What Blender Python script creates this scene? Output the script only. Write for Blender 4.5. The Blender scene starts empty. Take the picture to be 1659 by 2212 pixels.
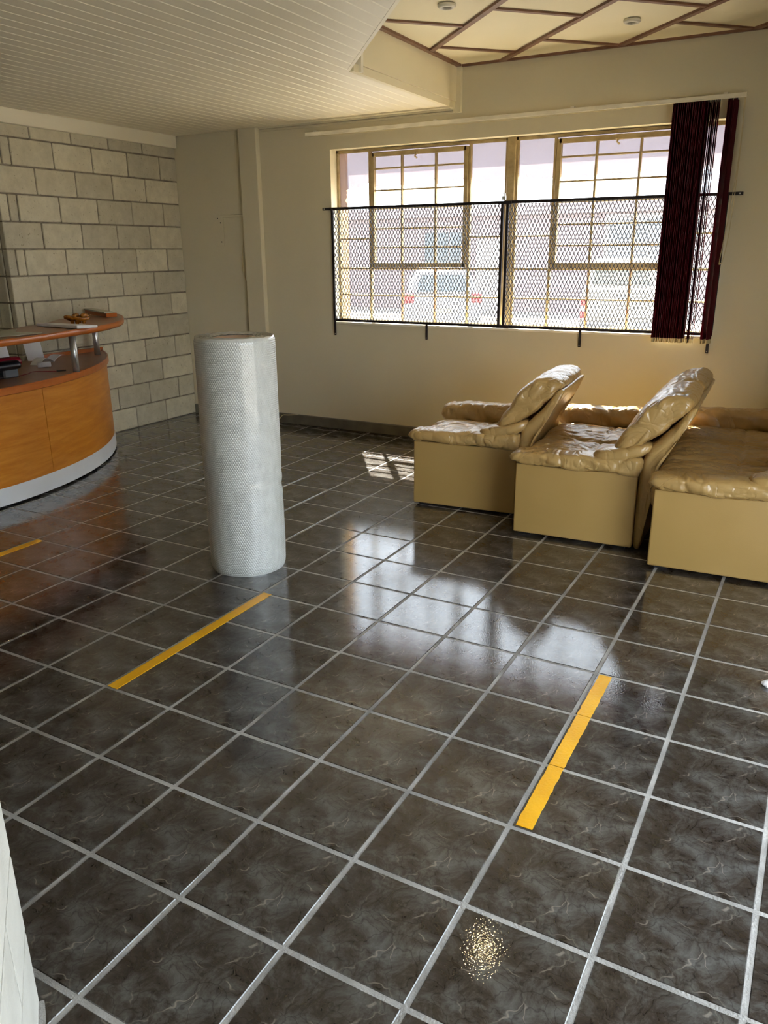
import bpy, bmesh, math, random
import numpy as np
from mathutils import Vector, Matrix, noise

random.seed(7)
T = 0.325                     # one floor tile in metres; plan coordinates below are in tiles
sc = bpy.context.scene
col = sc.collection

# ------------------------------------------------------------------ camera, sky, sun, exposure
FPX = 1691.5
CAM = (6.8046, -8.5102, 4.8225)
RIGHT = (0.87653, 0.48129, -0.00735)
DOWN = (0.14545, -0.27939, -0.94910)
FWD = (-0.45885, 0.83084, -0.31489)
cd = bpy.data.cameras.new('camera')
cd.sensor_fit = 'HORIZONTAL'
cd.sensor_width = 36.0
cd.lens = FPX / 1659.0 * 36.0
cd.clip_start = 0.02
cd.clip_end = 500
cam = bpy.data.objects.new('camera', cd)
col.objects.link(cam)
m = Matrix(((RIGHT[0], -DOWN[0], -FWD[0]), (RIGHT[1], -DOWN[1], -FWD[1]), (RIGHT[2], -DOWN[2], -FWD[2]))).to_4x4()
m.translation = Vector(CAM) * T
cam.matrix_world = m
sc.camera = cam

SKY = 6.5
SUN = 60.0
world = bpy.data.worlds.new('sky')
sc.world = world
world.use_nodes = True
bg = world.node_tree.nodes['Background']
bg.inputs[0].default_value = (0.80, 0.90, 1.0, 1)
bg.inputs[1].default_value = SKY

sl = bpy.data.lights.new('sun', 'SUN')
sl.energy = SUN
sl.angle = 0.0093
sl.color = (1.0, 0.93, 0.80)
so = bpy.data.objects.new('sun', sl)
col.objects.link(so)
el = math.radians(50.8)
so.rotation_euler = Vector((0.572 * math.cos(el), -0.82 * math.cos(el), -math.sin(el))).to_track_quat('-Z', 'Y').to_euler()
so.location = (-8, 20, 18)

sc.view_settings.view_transform = 'Standard'
sc.view_settings.look = 'None'
sc.view_settings.gamma = 1.0
sc.view_settings.use_curve_mapping = False
sc.view_settings.exposure = 0.58
sc.cycles.use_denoising = True
sc.cycles.max_bounces = 8
sc.cycles.diffuse_bounces = 4
sc.cycles.glossy_bounces = 3
sc.cycles.transparent_max_bounces = 16
sc.cycles.use_adaptive_sampling = True
sc.cycles.adaptive_threshold = 0.15
sc.cycles.adaptive_min_samples = 16
sc.cycles.sample_clamp_indirect = 12.0

# ------------------------------------------------------------------ materials
def lin(c):
    out = []
    for v in c:
        v = v / 255.0
        out.append(v / 12.92 if v <= 0.04045 else ((v + 0.055) / 1.055) ** 2.4)
    return (*out, 1.0)

class NT:
    def __init__(self, name):
        self.mat = bpy.data.materials.new(name)
        self.mat.use_nodes = True
        self.t = self.mat.node_tree
        self.n = self.t.nodes
        self.b = self.n['Principled BSDF']
        self.out = self.n['Material Output']
    def new(self, typ, **kw):
        nd = self.n.new(typ)
        for k, v in kw.items():
            if k.startswith('_'):
                setattr(nd, k[1:], v)
            else:
                nd.inputs[k].default_value = v
        return nd
    def link(self, a, b):
        self.t.links.new(a, b)
    def ramp(self, src, stops):
        r = self.n.new('ShaderNodeValToRGB')
        e = r.color_ramp.elements
        while len(e) > len(stops):
            e.remove(e[-1])
        while len(e) < len(stops):
            e.new(0.5)
        for k, (p, c) in enumerate(stops):
            e[k].position = p
            e[k].color = c
        self.link(src, r.inputs[0])
        return r
    def coords(self, kind='Object', scale=(1, 1, 1)):
        tc = self.n.new('ShaderNodeTexCoord')
        mp = self.n.new('ShaderNodeMapping')
        mp.inputs['Scale'].default_value = scale
        self.link(tc.outputs[kind], mp.inputs[0])
        return mp.outputs[0]

def pm(name, c, rough=0.5, c2=None, nscale=6.0, bump=0.0, bscale=60.0, metal=0.0, spec=0.5, stretch=(1, 1, 1), kind='Object', detail=2.0):
    """plain procedural material: two tones mixed by noise, with optional fine relief"""
    w = NT(name)
    w.b.inputs['Roughness'].default_value = rough
    w.b.inputs['Metallic'].default_value = metal
    w.b.inputs['Specular IOR Level'].default_value = spec
    co = w.coords(kind, stretch)
    n = w.new('ShaderNodeTexNoise', Scale=nscale, Detail=detail)
    w.link(co, n.inputs['Vector'])
    if c2 is None:
        c2 = tuple(min(255, v * 1.06) for v in c)
        c = tuple(v * 0.96 for v in c)
    r = w.ramp(n.outputs[0], [(0.32, lin(c)), (0.68, lin(c2))])
    w.link(r.outputs[0], w.b.inputs['Base Color'])
    if bump:
        n2 = w.new('ShaderNodeTexNoise', Scale=bscale, Detail=2.0)
        w.link(co, n2.inputs['Vector'])
        b = w.new('ShaderNodeBump', Strength=bump, Distance=0.01)
        w.link(n2.outputs[0], b.inputs['Height'])
        w.link(b.outputs[0], w.b.inputs['Normal'])
    return w.mat

M = {}
M['wall'] = pm('cream_wall_paint', (214, 206, 178), 0.75, (220, 212, 185), 1.2)
M['white_paint'] = pm('white_painted_block', (186, 184, 174), 0.7, (202, 200, 190), 6, 0.35, 120)
M['ceiling'] = pm('white_ceiling_board', (234, 226, 200), 0.5, (238, 230, 206), 1.0)
M['ceiling_bead'] = pm('pale_board_bead', (240, 234, 214), 0.4)
M['panel'] = pm('cream_ceiling_panel', (228, 218, 184), 0.7, (234, 224, 192), 1.5)
M['batten'] = pm('brown_batten', (108, 74, 54), 0.45, (134, 96, 74), 9, 0.1, 60)
M['mortar'] = pm('grey_mortar', (120, 112, 98), 0.9, (148, 138, 118), 20, 0.4, 150)
M['baseboard'] = pm('grey_brown_baseboard', (92, 88, 76), 0.45, (110, 106, 92), 8)
M['grout'] = pm('pale_grout', (138, 136, 132), 0.75, (176, 174, 170), 9, 0.4, 160, kind='Object')
M['kick'] = pm('silver_painted_shine', (224, 227, 230), 0.35, (230, 233, 236), 4)  # pale non-metal tone, the silver's reflected light put into the colour
M['chrome'] = pm('satin_aluminium', (208, 206, 200), 0.28, (220, 218, 212), 8, metal=0.7)
M['black_iron'] = pm('black_painted_iron', (22, 18, 22), 0.4, (34, 28, 32), 30)
M['steel_frame'] = pm('old_cream_steel', (168, 146, 100), 0.55, (196, 176, 130), 14, 0.3, 60)
M['steel_rust'] = pm('rusty_cream_steel', (160, 110, 74), 0.6, (194, 170, 126), 10, 0.3, 60)
M['white_plastic'] = pm('white_plastic', (226, 222, 208), 0.35)
M['cord'] = pm('pale_cord', (206, 192, 150), 0.6)
M['paper'] = pm('white_paper', (232, 231, 232), 0.7)
M['sheet'] = pm('grey_glossy_sheet', (176, 172, 150), 0.35, (192, 188, 166), 6)
M['black_plastic'] = pm('black_plastic', (24, 24, 30), 0.35)
M['grey_plastic'] = pm('grey_plastic', (92, 98, 104), 0.4)
M['red_plastic'] = pm('dark_red_plastic', (140, 20, 40), 0.35)
M['dark'] = pm('gap_shade_black', (16, 14, 18), 0.8)  # black put in for the shade inside gaps and holes
M['yellow'] = pm('yellow_floor_tape', (226, 162, 8), 0.32, (240, 180, 18), 7, 0.15, 90)
M['core'] = pm('cardboard_tube', (206, 176, 150), 0.8)
M['gold_wood'] = pm('glossy_brown_carving', (120, 66, 14), 0.18, (196, 128, 40), 26, 0.5, 40)
M['sunlit_brick'] = pm('sunlit_orange_brick', (214, 166, 110), 0.8, (232, 192, 140), 9)  # brick jamb with the sun's orange put into its colour
M['asphalt'] = pm('pale_paving', (116, 113, 110), 0.9, (128, 125, 121), 0.6)
M['facade'] = pm('mauve_facade', (112, 99, 103), 0.8, (118, 106, 109), 0.3)
M['facade_pale'] = pm('pale_facade', (170, 162, 158), 0.8, (178, 170, 166), 0.3)
M['shutter'] = pm('grey_shutter', (128, 132, 138), 0.5, (138, 142, 148), 0.3)
M['dark_glass'] = pm('dark_window_glass', (60, 72, 78), 0.1)
M['car_white'] = pm('white_car_paint', (150, 150, 153), 0.25)
M['car_cream'] = pm('ivory_car_paint', (150, 147, 138), 0.3)
M['tail_red'] = pm('red_tail_light', (190, 30, 44), 0.2)
M['tyre'] = pm('tyre_rubber', (30, 30, 32), 0.8)
M['lamp_ring'] = pm('white_lamp_ring', (214, 208, 190), 0.4)
M['lamp_dark'] = pm('lamp_hollow', (120, 112, 96), 0.4)
M['carpet_out'] = M['asphalt']

def mat_block():
    w = NT('grey_concrete_block')
    w.b.inputs['Roughness'].default_value = 0.9
    co = w.coords('Object')
    oi = w.new('ShaderNodeObjectInfo')
    ad = w.new('ShaderNodeVectorMath', _operation='ADD')
    sc_ = w.new('ShaderNodeVectorMath', _operation='SCALE', Scale=40.0)
    cb = w.new('ShaderNodeCombineXYZ')
    for k in range(3):
        w.link(oi.outputs['Random'], cb.inputs[k])
    w.link(cb.outputs[0], sc_.inputs[0])
    w.link(co, ad.inputs[0])
    w.link(sc_.outputs[0], ad.inputs[1])
    n = w.new('ShaderNodeTexNoise', Scale=9.0, Detail=8.0, Roughness=0.7)
    w.link(ad.outputs[0], n.inputs['Vector'])
    r = w.ramp(n.outputs[0], [(0.3, lin((192, 184, 158))), (0.7, lin((218, 210, 184)))])
    hs = w.new('ShaderNodeHueSaturation')
    mr = w.new('ShaderNodeMapRange')
    mr.inputs['To Min'].default_value = 0.82
    mr.inputs['To Max'].default_value = 1.08
    w.link(oi.outputs['Random'], mr.inputs[0])
    w.link(mr.outputs[0], hs.inputs['Value'])
    w.link(r.outputs[0], hs.inputs['Color'])
    n3 = w.new('ShaderNodeTexNoise', Scale=55.0, Detail=3.0)
    w.link(ad.outputs[0], n3.inputs['Vector'])
    sp = w.ramp(n3.outputs[0], [(0.27, (0.45, 0.42, 0.36, 1)), (0.34, (1, 1, 1, 1))])
    mx = w.new('ShaderNodeMix', _data_type='RGBA', _blend_type='MULTIPLY')
    mx.inputs[0].default_value = 0.8
    w.link(hs.outputs[0], mx.inputs[6])
    w.link(sp.outputs[0], mx.inputs[7])
    w.link(mx.outputs[2], w.b.inputs['Base Color'])
    b = w.new('ShaderNodeBump', Strength=0.4, Distance=0.006)
    w.link(n3.outputs[0], b.inputs['Height'])
    w.link(b.outputs[0], w.b.inputs['Normal'])
    return w.mat
M['block'] = mat_block()

def mat_tile():
    w = NT('dark_marbled_tile')
    co = w.coords('UV', (1, 1, 1))
    warp = w.new('ShaderNodeTexNoise', _noise_dimensions='2D', Scale=2.6, Detail=3.0, Roughness=0.62)
    w.link(co, warp.inputs['Vector'])
    wm = w.new('ShaderNodeVectorMath', _operation='MULTIPLY_ADD')
    wm.inputs[1].default_value = (0.42, 0.42, 0.42)
    w.link(warp.outputs['Color'], wm.inputs[0])
    w.link(co, wm.inputs[2])
    base = w.new('ShaderNodeTexNoise', _noise_dimensions='2D', Scale=3.6, Detail=6.0, Roughness=0.74, Distortion=0.35)
    w.link(co, base.inputs['Vector'])
    r = w.ramp(base.outputs[0], [(0.30, lin((34, 27, 23))), (0.43, lin((52, 46, 42))), (0.56, lin((72, 70, 67))), (0.72, lin((88, 88, 86)))])
    # dark cracks
    v1 = w.new('ShaderNodeTexVoronoi', _voronoi_dimensions='2D', Scale=6.0, _feature='DISTANCE_TO_EDGE')
    w.link(wm.outputs[0], v1.inputs['Vector'])
    c1 = w.ramp(v1.outputs['Distance'], [(0.0, (0.3, 0.26, 0.24, 1)), (0.05, (1, 1, 1, 1))])
    mx = w.new('ShaderNodeMix', _data_type='RGBA', _blend_type='MULTIPLY')
    mx.inputs[0].default_value = 0.65
    w.link(r.outputs[0], mx.inputs[6])
    w.link(c1.outputs[0], mx.inputs[7])
    # pale veins
    v2 = w.new('ShaderNodeTexVoronoi', _voronoi_dimensions='2D', Scale=2.3, _feature='DISTANCE_TO_EDGE')
    w.link(wm.outputs[0], v2.inputs['Vector'])
    c2 = w.ramp(v2.outputs['Distance'], [(0.0, (1, 1, 1, 1)), (0.022, (0, 0, 0, 1))])
    mk = w.new('ShaderNodeTexNoise', _noise_dimensions='2D', Scale=4.5, Detail=1.0)
    w.link(co, mk.inputs['Vector'])
    mkr = w.ramp(mk.outputs[0], [(0.42, (0, 0, 0, 1)), (0.6, (1, 1, 1, 1))])
    mu = w.new('ShaderNodeMath', _operation='MULTIPLY')
    w.link(c2.outputs[0], mu.inputs[0])
    w.link(mkr.outputs[0], mu.inputs[1])
    mu2 = w.new('ShaderNodeMath', _operation='MULTIPLY')
    mu2.inputs[1].default_value = 0.55
    w.link(mu.outputs[0], mu2.inputs[0])
    mx2 = w.new('ShaderNodeMix', _data_type='RGBA')
    mx2.inputs[7].default_value = lin((150, 142, 132))
    w.link(mu2.outputs[0], mx2.inputs[0])
    w.link(mx.outputs[2], mx2.inputs[6])
    w.link(mx2.outputs[2], w.b.inputs['Base Color'])
    w.b.inputs['Roughness'].default_value = 0.34
    w.b.inputs['IOR'].default_value = 1.5
    w.b.inputs['Specular IOR Level'].default_value = 0.08
    w.b.inputs['Coat Weight'].default_value = 1.0
    w.b.inputs['Coat IOR'].default_value = 1.68
    w.b.inputs['Coat Roughness'].default_value = 0.04
    fine = w.new('ShaderNodeTexNoise', _noise_dimensions='2D', Scale=55.0, Detail=1.0)
    w.link(co, fine.inputs['Vector'])
    b = w.new('ShaderNodeBump', Strength=0.04, Distance=0.004)
    w.link(fine.outputs[0], b.inputs['Height'])
    w.link(b.outputs[0], w.b.inputs['Normal'])
    w.link(b.outputs[0], w.b.inputs['Coat Normal'])
    return w.mat
M['tile'] = mat_tile()

def mat_wood(name, c1, c2, rough, zs=14.0, hs=1.6):
    w = NT(name)
    co = w.coords('Object', (hs, hs, zs))
    n = w.new('ShaderNodeTexNoise', Scale=1.6, Detail=8.0, Roughness=0.62, Distortion=0.5)
    w.link(co, n.inputs['Vector'])
    r = w.ramp(n.outputs[0], [(0.3, lin(c1)), (0.5, lin(tuple((a + b) / 2 for a, b in zip(c1, c2)))), (0.72, lin(c2))])
    w.link(r.outputs[0], w.b.inputs['Base Color'])
    w.b.inputs['Roughness'].default_value = rough
    return w.mat
M['wood'] = mat_wood('orange_wood_veneer', (186, 108, 22), (216, 144, 52), 0.35)
M['wood_edge'] = mat_wood('red_wood_edging', (168, 88, 30), (190, 106, 42), 0.28)
M['wood_top'] = mat_wood('brown_laminate_top', (150, 100, 60), (168, 118, 76), 0.3, 3.0, 3.0)

def mat_leather():
    w = NT('tan_leather')
    co = w.coords('Object')
    n = w.new('ShaderNodeTexNoise', Scale=5.0, Detail=5.0)
    w.link(co, n.inputs['Vector'])
    r = w.ramp(n.outputs[0], [(0.3, lin((170, 137, 82))), (0.7, lin((186, 153, 96)))])
    w.link(r.outputs[0], w.b.inputs['Base Color'])
    w.b.inputs['Roughness'].default_value = 0.3
    w.b.inputs['Specular IOR Level'].default_value = 0.7
    n2 = w.new('ShaderNodeTexNoise', Scale=7.0, Detail=2.0, Distortion=1.2)
    w.link(co, n2.inputs['Vector'])
    rr = w.ramp(n2.outputs[0], [(0.45, (1, 1, 1, 1)), (0.5, (0.0, 0.0, 0.0, 1)), (0.55, (1, 1, 1, 1))])
    n3 = w.new('ShaderNodeTexNoise', Scale=120.0, Detail=2.0)
    w.link(co, n3.inputs['Vector'])
    ad = w.new('ShaderNodeMath', _operation='MULTIPLY_ADD')
    ad.inputs[1].default_value = 0.12
    w.link(n3.outputs[0], ad.inputs[0])
    w.link(rr.outputs[0], ad.inputs[2])
    b = w.new('ShaderNodeBump', Strength=0.26, Distance=0.006)
    w.link(ad.outputs[0], b.inputs['Height'])
    w.link(b.outputs[0], w.b.inputs['Normal'])
    return w.mat
M['leather'] = mat_leather()
M['leather_flat'] = pm('tan_leather_panel', (170, 137, 78), 0.42, (177, 144, 86), 2.5, 0.05, 200)

def mat_layer(name, trans_col, diff_col, t_transp, rough=0.1, gloss=0.06, t_translucent=0.5):
    """thin sheet: part clear, part scattering"""
    w = NT(name)
    w.n.remove(w.b)
    tr = w.new('ShaderNodeBsdfTransparent', Color=trans_col)
    df = w.new('ShaderNodeBsdfDiffuse', Color=diff_col)
    tl = w.new('ShaderNodeBsdfTranslucent', Color=diff_col)
    gl = w.new('ShaderNodeBsdfGlossy', Roughness=rough)
    gl.inputs['Color'].default_value = (1, 1, 1, 1)
    co = w.coords('Object')
    n = w.new('ShaderNodeTexNoise', Scale=3.0, Detail=5.0)
    w.link(co, n.inputs['Vector'])
    mr = w.new('ShaderNodeMapRange')
    mr.inputs['To Min'].default_value = max(0, 1 - t_transp - 0.06)
    mr.inputs['To Max'].default_value = min(1, 1 - t_transp + 0.06)
    w.link(n.outputs[0], mr.inputs[0])
    m1 = w.new('ShaderNodeMixShader', Fac=t_translucent)
    w.link(df.outputs[0], m1.inputs[1]); w.link(tl.outputs[0], m1.inputs[2])
    m2 = w.new('ShaderNodeMixShader')
    w.link(mr.outputs[0], m2.inputs[0])
    w.link(tr.outputs[0], m2.inputs[1]); w.link(m1.outputs[0], m2.inputs[2])
    m3 = w.new('ShaderNodeMixShader', Fac=gloss)
    w.link(m2.outputs[0], m3.inputs[1]); w.link(gl.outputs[0], m3.inputs[2])
    w.link(m3.outputs[0], w.out.inputs[0])
    return w.mat
M['pane'] = mat_layer('dusty_window_glass', (0.95, 0.95, 0.95, 1), (0.5, 0.48, 0.48, 1), 0.975, 0.02, 0.03)
M['film'] = mat_layer('old_mauve_window_film', (0.46, 0.42, 0.43, 1), (0.34, 0.30, 0.31, 1), 0.6, 0.2, 0.03)
def mat_bubble():
    w = NT('clear_bubble_wrap')
    w.b.inputs['Base Color'].default_value = (0.62, 0.63, 0.60, 1)
    w.b.inputs['Roughness'].default_value = 0.10
    w.b.inputs['IOR'].default_value = 1.5
    w.b.inputs['Coat Weight'].default_value = 1.0
    w.b.inputs['Coat Roughness'].default_value = 0.1
    w.b.inputs['Coat IOR'].default_value = 1.7
    co = w.coords('Object', (1, 1, 0.4))
    n = w.new('ShaderNodeTexNoise', Scale=40.0, Detail=4.0)
    w.link(co, n.inputs['Vector'])
    r = w.ramp(n.outputs[0], [(0.3, (0.66, 0.67, 0.63, 1)), (0.7, (0.80, 0.81, 0.77, 1))])
    w.link(r.outputs[0], w.b.inputs['Base Color'])
    b = w.new('ShaderNodeBump', Strength=0.12, Distance=0.004)
    w.link(n.outputs[0], b.inputs['Height'])
    w.link(b.outputs[0], w.b.inputs['Normal'])
    tl = w.new('ShaderNodeBsdfTranslucent', Color=(0.75, 0.76, 0.74, 1))
    mx = w.new('ShaderNodeMixShader', Fac=0.22)
    w.link(w.b.outputs[0], mx.inputs[1]); w.link(tl.outputs[0], mx.inputs[2])
    w.link(mx.outputs[0], w.out.inputs[0])
    return w.mat
M['bubble'] = mat_bubble()
M['blind'] = mat_layer('maroon_blind_fabric', (0.3, 0.05, 0.08, 1), lin((96, 16, 38)), 0.04, 0.4, 0.02, 0.45)

# ------------------------------------------------------------------ mesh helpers (tile units in, metres out)
ORI = {}          # world origin of each object, metres

class MB:
    def __init__(self):
        self.v, self.f, self.uv = [], [], {}
    def add(self, vs, fs):
        o = len(self.v)
        self.v += [tuple(p) for p in vs]
        self.f += [tuple(i + o for i in f) for f in fs]
        return self
    def box(self, x0, x1, y0, y1, z0, z1):
        vs = [(x, y, z) for z in (z0, z1) for y in (y0, y1) for x in (x0, x1)]
        return self.add(vs, [(0, 2, 3, 1), (4, 5, 7, 6), (0, 1, 5, 4), (2, 6, 7, 3), (0, 4, 6, 2), (1, 3, 7, 5)])
    def prism(self, pts, z0, z1):
        """pts counter-clockwise in plan"""
        n = len(pts)
        vs = [(x, y, z0) for x, y in pts] + [(x, y, z1) for x, y in pts]
        fs = [tuple(range(n - 1, -1, -1)), tuple(range(n, 2 * n))]
        fs += [(k, (k + 1) % n, n + (k + 1) % n, n + k) for k in range(n)]
        return self.add(vs, fs)
    def rings(self, rs, cap=True, closed=True):
        n = len(rs[0])
        vs = [p for r in rs for p in r]
        fs = []
        kk = n if closed else n - 1
        for i in range(len(rs) - 1):
            for k in range(kk):
                a, b = i * n + k, i * n + (k + 1) % n
                fs.append((a, b, b + n, a + n))
        if cap:
            for i, rev in ((0, True), (len(rs) - 1, False)):
                c = tuple(sum(p[q] for p in rs[i]) / n for q in range(3))
                ci = len(vs)
                vs.append(c)
                for k in range(n):
                    a, b = i * n + k, i * n + (k + 1) % n
                    fs.append((b, a, ci) if rev else (a, b, ci))
        return self.add(vs, fs)
    def tube(self, path, r, n=8):
        rs = []
        P = [Vector(p) for p in path]
        for i, p in enumerate(P):
            d = (P[min(i + 1, len(P) - 1)] - P[max(i - 1, 0)]).normalized()
            up = Vector((0, 0, 1)) if abs(d.z) < 0.9 else Vector((1, 0, 0))
            a = d.cross(up).normalized(); b = d.cross(a)
            rs.append([tuple(p + a * r * math.cos(t) + b * r * math.sin(t)) for t in [2 * math.pi * k / n for k in range(n)]])
        return self.rings(rs)
    def bar(self, p, q, w, h):
        """square bar between two points, w across (horizontal), h the other way"""
        P, Q = Vector(p), Vector(q)
        d = (Q - P).normalized()
        up = Vector((0, 0, 1)) if abs(d.z) < 0.9 else Vector((0, 1, 0))
        a = d.cross(up).normalized() * w / 2
        b = d.cross(a).normalized() * h / 2
        return self.rings([[tuple(c + s * a + t * b) for s, t in ((-1, -1), (1, -1), (1, 1), (-1, 1))] for c in (P, Q)])
    def lathe(self, c, prof, n=32, cap=True):
        return self.rings([[(c[0] + r * math.cos(t), c[1] + r * math.sin(t), c[2] + z) for t in [2 * math.pi * k / n for k in range(n)]] for r, z in prof], cap)
    def xf(self, fn):
        self.v = [fn(p) for p in self.v]
        return self
    def rot(self, ang, org):
        c, s = math.cos(ang), math.sin(ang)
        return self.xf(lambda p: (org[0] + (p[0] - org[0]) * c - (p[1] - org[1]) * s, org[1] + (p[0] - org[0]) * s + (p[1] - org[1]) * c, p[2]))
    def mesh(self, name, org, bev=0.0, seg=1, smooth=False):
        me = bpy.data.meshes.new(name)
        me.from_pydata([((p[0] * T) - org[0], (p[1] * T) - org[1], (p[2] * T) - org[2]) for p in self.v], [], self.f)
        bm = bmesh.new(); bm.from_mesh(me)
        bmesh.ops.recalc_face_normals(bm, faces=bm.faces)
        if bev:
            bmesh.ops.bevel(bm, geom=list(bm.edges), offset=bev * T, segments=seg, affect='EDGES', profile=0.6, clamp_overlap=True)
        bm.to_mesh(me); bm.free()
        if smooth:
            me.polygons.foreach_set('use_smooth', [True] * len(me.polygons))
        return me
    def build(self, name, mat, parent=None, bev=0.0, seg=1, smooth=False, org=None):
        if org is None:
            xs = np.array(self.v)
            lo, hi = xs.min(0), xs.max(0)
            org = ((lo[0] + hi[0]) / 2 * T, (lo[1] + hi[1]) / 2 * T, lo[2] * T)
        return place(name, self.mesh(name, org, bev, seg, smooth), mat, org, parent)

def place(name, me, mat, org, parent=None):
    if mat is not None and not me.materials:
        me.materials.append(mat)
    o = bpy.data.objects.new(name, me)
    col.objects.link(o)
    ORI[o.name] = tuple(org)
    if parent is not None:
        o.parent = parent
        po = ORI[parent.name]
        o.location = (org[0] - po[0], org[1] - po[1], org[2] - po[2])
    else:
        o.location = org
    return o

def empty(name, x, y, z):
    o = bpy.data.objects.new(name, None)
    o.empty_display_size = 0.1
    col.objects.link(o)
    o.location = (x * T, y * T, z * T)
    ORI[o.name] = tuple(o.location)
    return o

def tag(o, label, cat=None, group=None, kind=None):
    o['label'] = label
    if cat: o['category'] = cat
    if group: o['group'] = group
    if kind: o['kind'] = kind
    return o

def struct(o, label, cat):
    return tag(o, label, cat, kind='structure')

def smoothpoly(pts, n=8):
    """closed Catmull-Rom through pts"""
    out = []
    k = len(pts)
    for i in range(k):
        p0, p1, p2, p3 = (np.array(pts[(i + j - 1) % k], float) for j in range(4))
        for t in np.linspace(0, 1, n, endpoint=False):
            out.append(tuple(0.5 * ((2 * p1) + (-p0 + p2) * t + (2 * p0 - 5 * p1 + 4 * p2 - p3) * t * t + (-p0 + 3 * p1 - 3 * p2 + p3) * t ** 3)))
    return out

def spline(pts, n=8):
    pts = [pts[0]] + list(pts) + [pts[-1]]
    out = []
    for i in range(len(pts) - 3):
        p0, p1, p2, p3 = (np.array(pts[i + j], float) for j in range(4))
        for t in np.linspace(0, 1, n, endpoint=False):
            out.append(tuple(0.5 * ((2 * p1) + (-p0 + p2) * t + (2 * p0 - 5 * p1 + 4 * p2 - p3) * t * t + (-p0 + 3 * p1 - 3 * p2 + p3) * t ** 3)))
    out.append(tuple(map(float, pts[-1])))
    return out

def project(x, y, z):
    d = [x - CAM[0], y - CAM[1], z - CAM[2]]
    cx = sum(a * b for a, b in zip(d, RIGHT)); cy = sum(a * b for a, b in zip(d, DOWN)); cz = sum(a * b for a, b in zip(d, FWD))
    if cz < 0.2:
        return None
    return 829.5 + FPX * cx / cz, 1106 + FPX * cy / cz, cz

XW, YW = -10.42, 10.33          # block wall plane, window wall plane
ZL, ZH = 8.03, 8.93             # low and high ceilings
XR, YB, XO = 9.6, -14.0, -15.5  # right wall, wall behind the camera, added wall closing off light
YC = 4.30                       # free end of the block wall
X0, X1, Z0, Z1 = -5.12, 4.62, 3.0, 7.36   # window opening

# ------------------------------------------------------------------ outside ground
tag(MB().box(-260, 260, -260, 260, -1.4, -1.0).build('ground', M['asphalt']), 'pale grey asphalt street outside the window', 'street', kind='structure')

# ------------------------------------------------------------------ floor and tiles
floor = struct(MB().box(XO, XR, YB, YW, -0.4, -0.006).build('floor', M['grout']), 'dark marbled tile floor with pale grout lines', 'floor')
G = 0.021
def tile_mesh():
    b = MB().box(G, 1 - G, G, 1 - G, -0.05, 0.0)
    me = b.mesh('tile', (0.5 * T, 0.5 * T, 0))
    bm = bmesh.new(); bm.from_mesh(me)
    top = [e for e in bm.edges if all(v.co.z > -0.001 for v in e.verts)]
    bmesh.ops.bevel(bm, geom=top, offset=0.007 * T, segments=1, affect='EDGES')
    uvl = bm.loops.layers.uv.new('UVMap')
    for f in bm.faces:
        for l in f.loops:
            l[uvl].uv = (l.vert.co.x / T + 0.5, l.vert.co.y / T + 0.5)
    bm.to_mesh(me); bm.free()
    return me
TM = tile_mesh()
TM.materials.append(M['tile'])
cells = []
for i in range(-16, 11):
    for j in range(-15, 12):
        ax, bx_ = max(i, XO), min(i + 1, XR)
        ay, by_ = max(j, YB), min(j + 1, YW)
        if bx_ - ax < 0.08 or by_ - ay < 0.08:
            continue
        full = (bx_ - ax > 0.999 and by_ - ay > 0.999)
        p = [project(i + a, j + b, 0) for a in (0.1, 0.9) for b in (0.1, 0.9)]
        vis = any(q and -10 < q[0] < 1669 and -10 < q[1] < 2222 for q in p)
        c = project(i + 0.5, j + 0.5, 0)
        # hidden behind the block wall end or the desk
        hid = (i + 1 <= XW) or (j > 10)
        size = 1.0 / c[2] if (vis and c and not hid) else 0
        cells.append((size, i, j, full, ax, bx_, ay, by_))
cells.sort(reverse=True)
rest = MB(); rest_uv = []
count = 0
for size, i, j, full, ax, bx_, ay, by_ in cells:
    if size > 0 and full and count < 298:
        place('tile', TM, None, ((i + 0.5) * T, (j + 0.5) * T, 0), floor)
        count += 1
    else:
        rest.box(ax + G, bx_ - G, ay + G, by_ - G, -0.05, 0.0)
ro = rest.build('tile_field', M['tile'], floor, org=(0, 0, 0))
ro['kind'] = 'stuff'
uvl = ro.data.uv_layers.new(name='UVMap')
co = np.empty(len(ro.data.vertices) * 3); ro.data.vertices.foreach_get('co', co); co = co.reshape(-1, 3) / T
li = np.empty(len(ro.data.loops), dtype=np.int32); ro.data.loops.foreach_get('vertex_index', li)
uvl.data.foreach_set('uv', (co[li][:, :2] + 16).ravel())

# ------------------------------------------------------------------ block wall (left) with its return
wl = struct(MB().box(XO + 0.4, XW - 0.035, YC + 0.035, YW, 0, ZL).build('wall_left', M['mortar']), 'grey concrete block wall behind the reception desk', 'wall')
COURSE = 0.6195
bcache = {}
def block(w, yside, a0, a1, r, parent, fixed, mat='block', depth=0.16, g=0.017):
    """one block in course r, spanning a0..a1 along the wall"""
    key = (round(a1 - a0, 3), yside, mat)
    if key not in bcache:
        L = a1 - a0
        b = MB()
        if yside:
            b.box(-L / 2 + g, L / 2 - g, 0, depth, g, COURSE - g)
        else:
            b.box(-depth, 0, -L / 2 + g, L / 2 - g, g, COURSE - g)
        me = b.mesh('block', (0, 0, 0), bev=0.014)
        me.materials.append(M[mat])
        bcache[key] = me
    mid = (a0 + a1) / 2
    off = random.uniform(-0.008, 0.008)
    org = ((mid, fixed + off, r * COURSE) if yside else (fixed + off, mid, r * COURSE))
    return place('block', bcache[key], None, tuple(q * T for q in org), parent)
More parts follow.
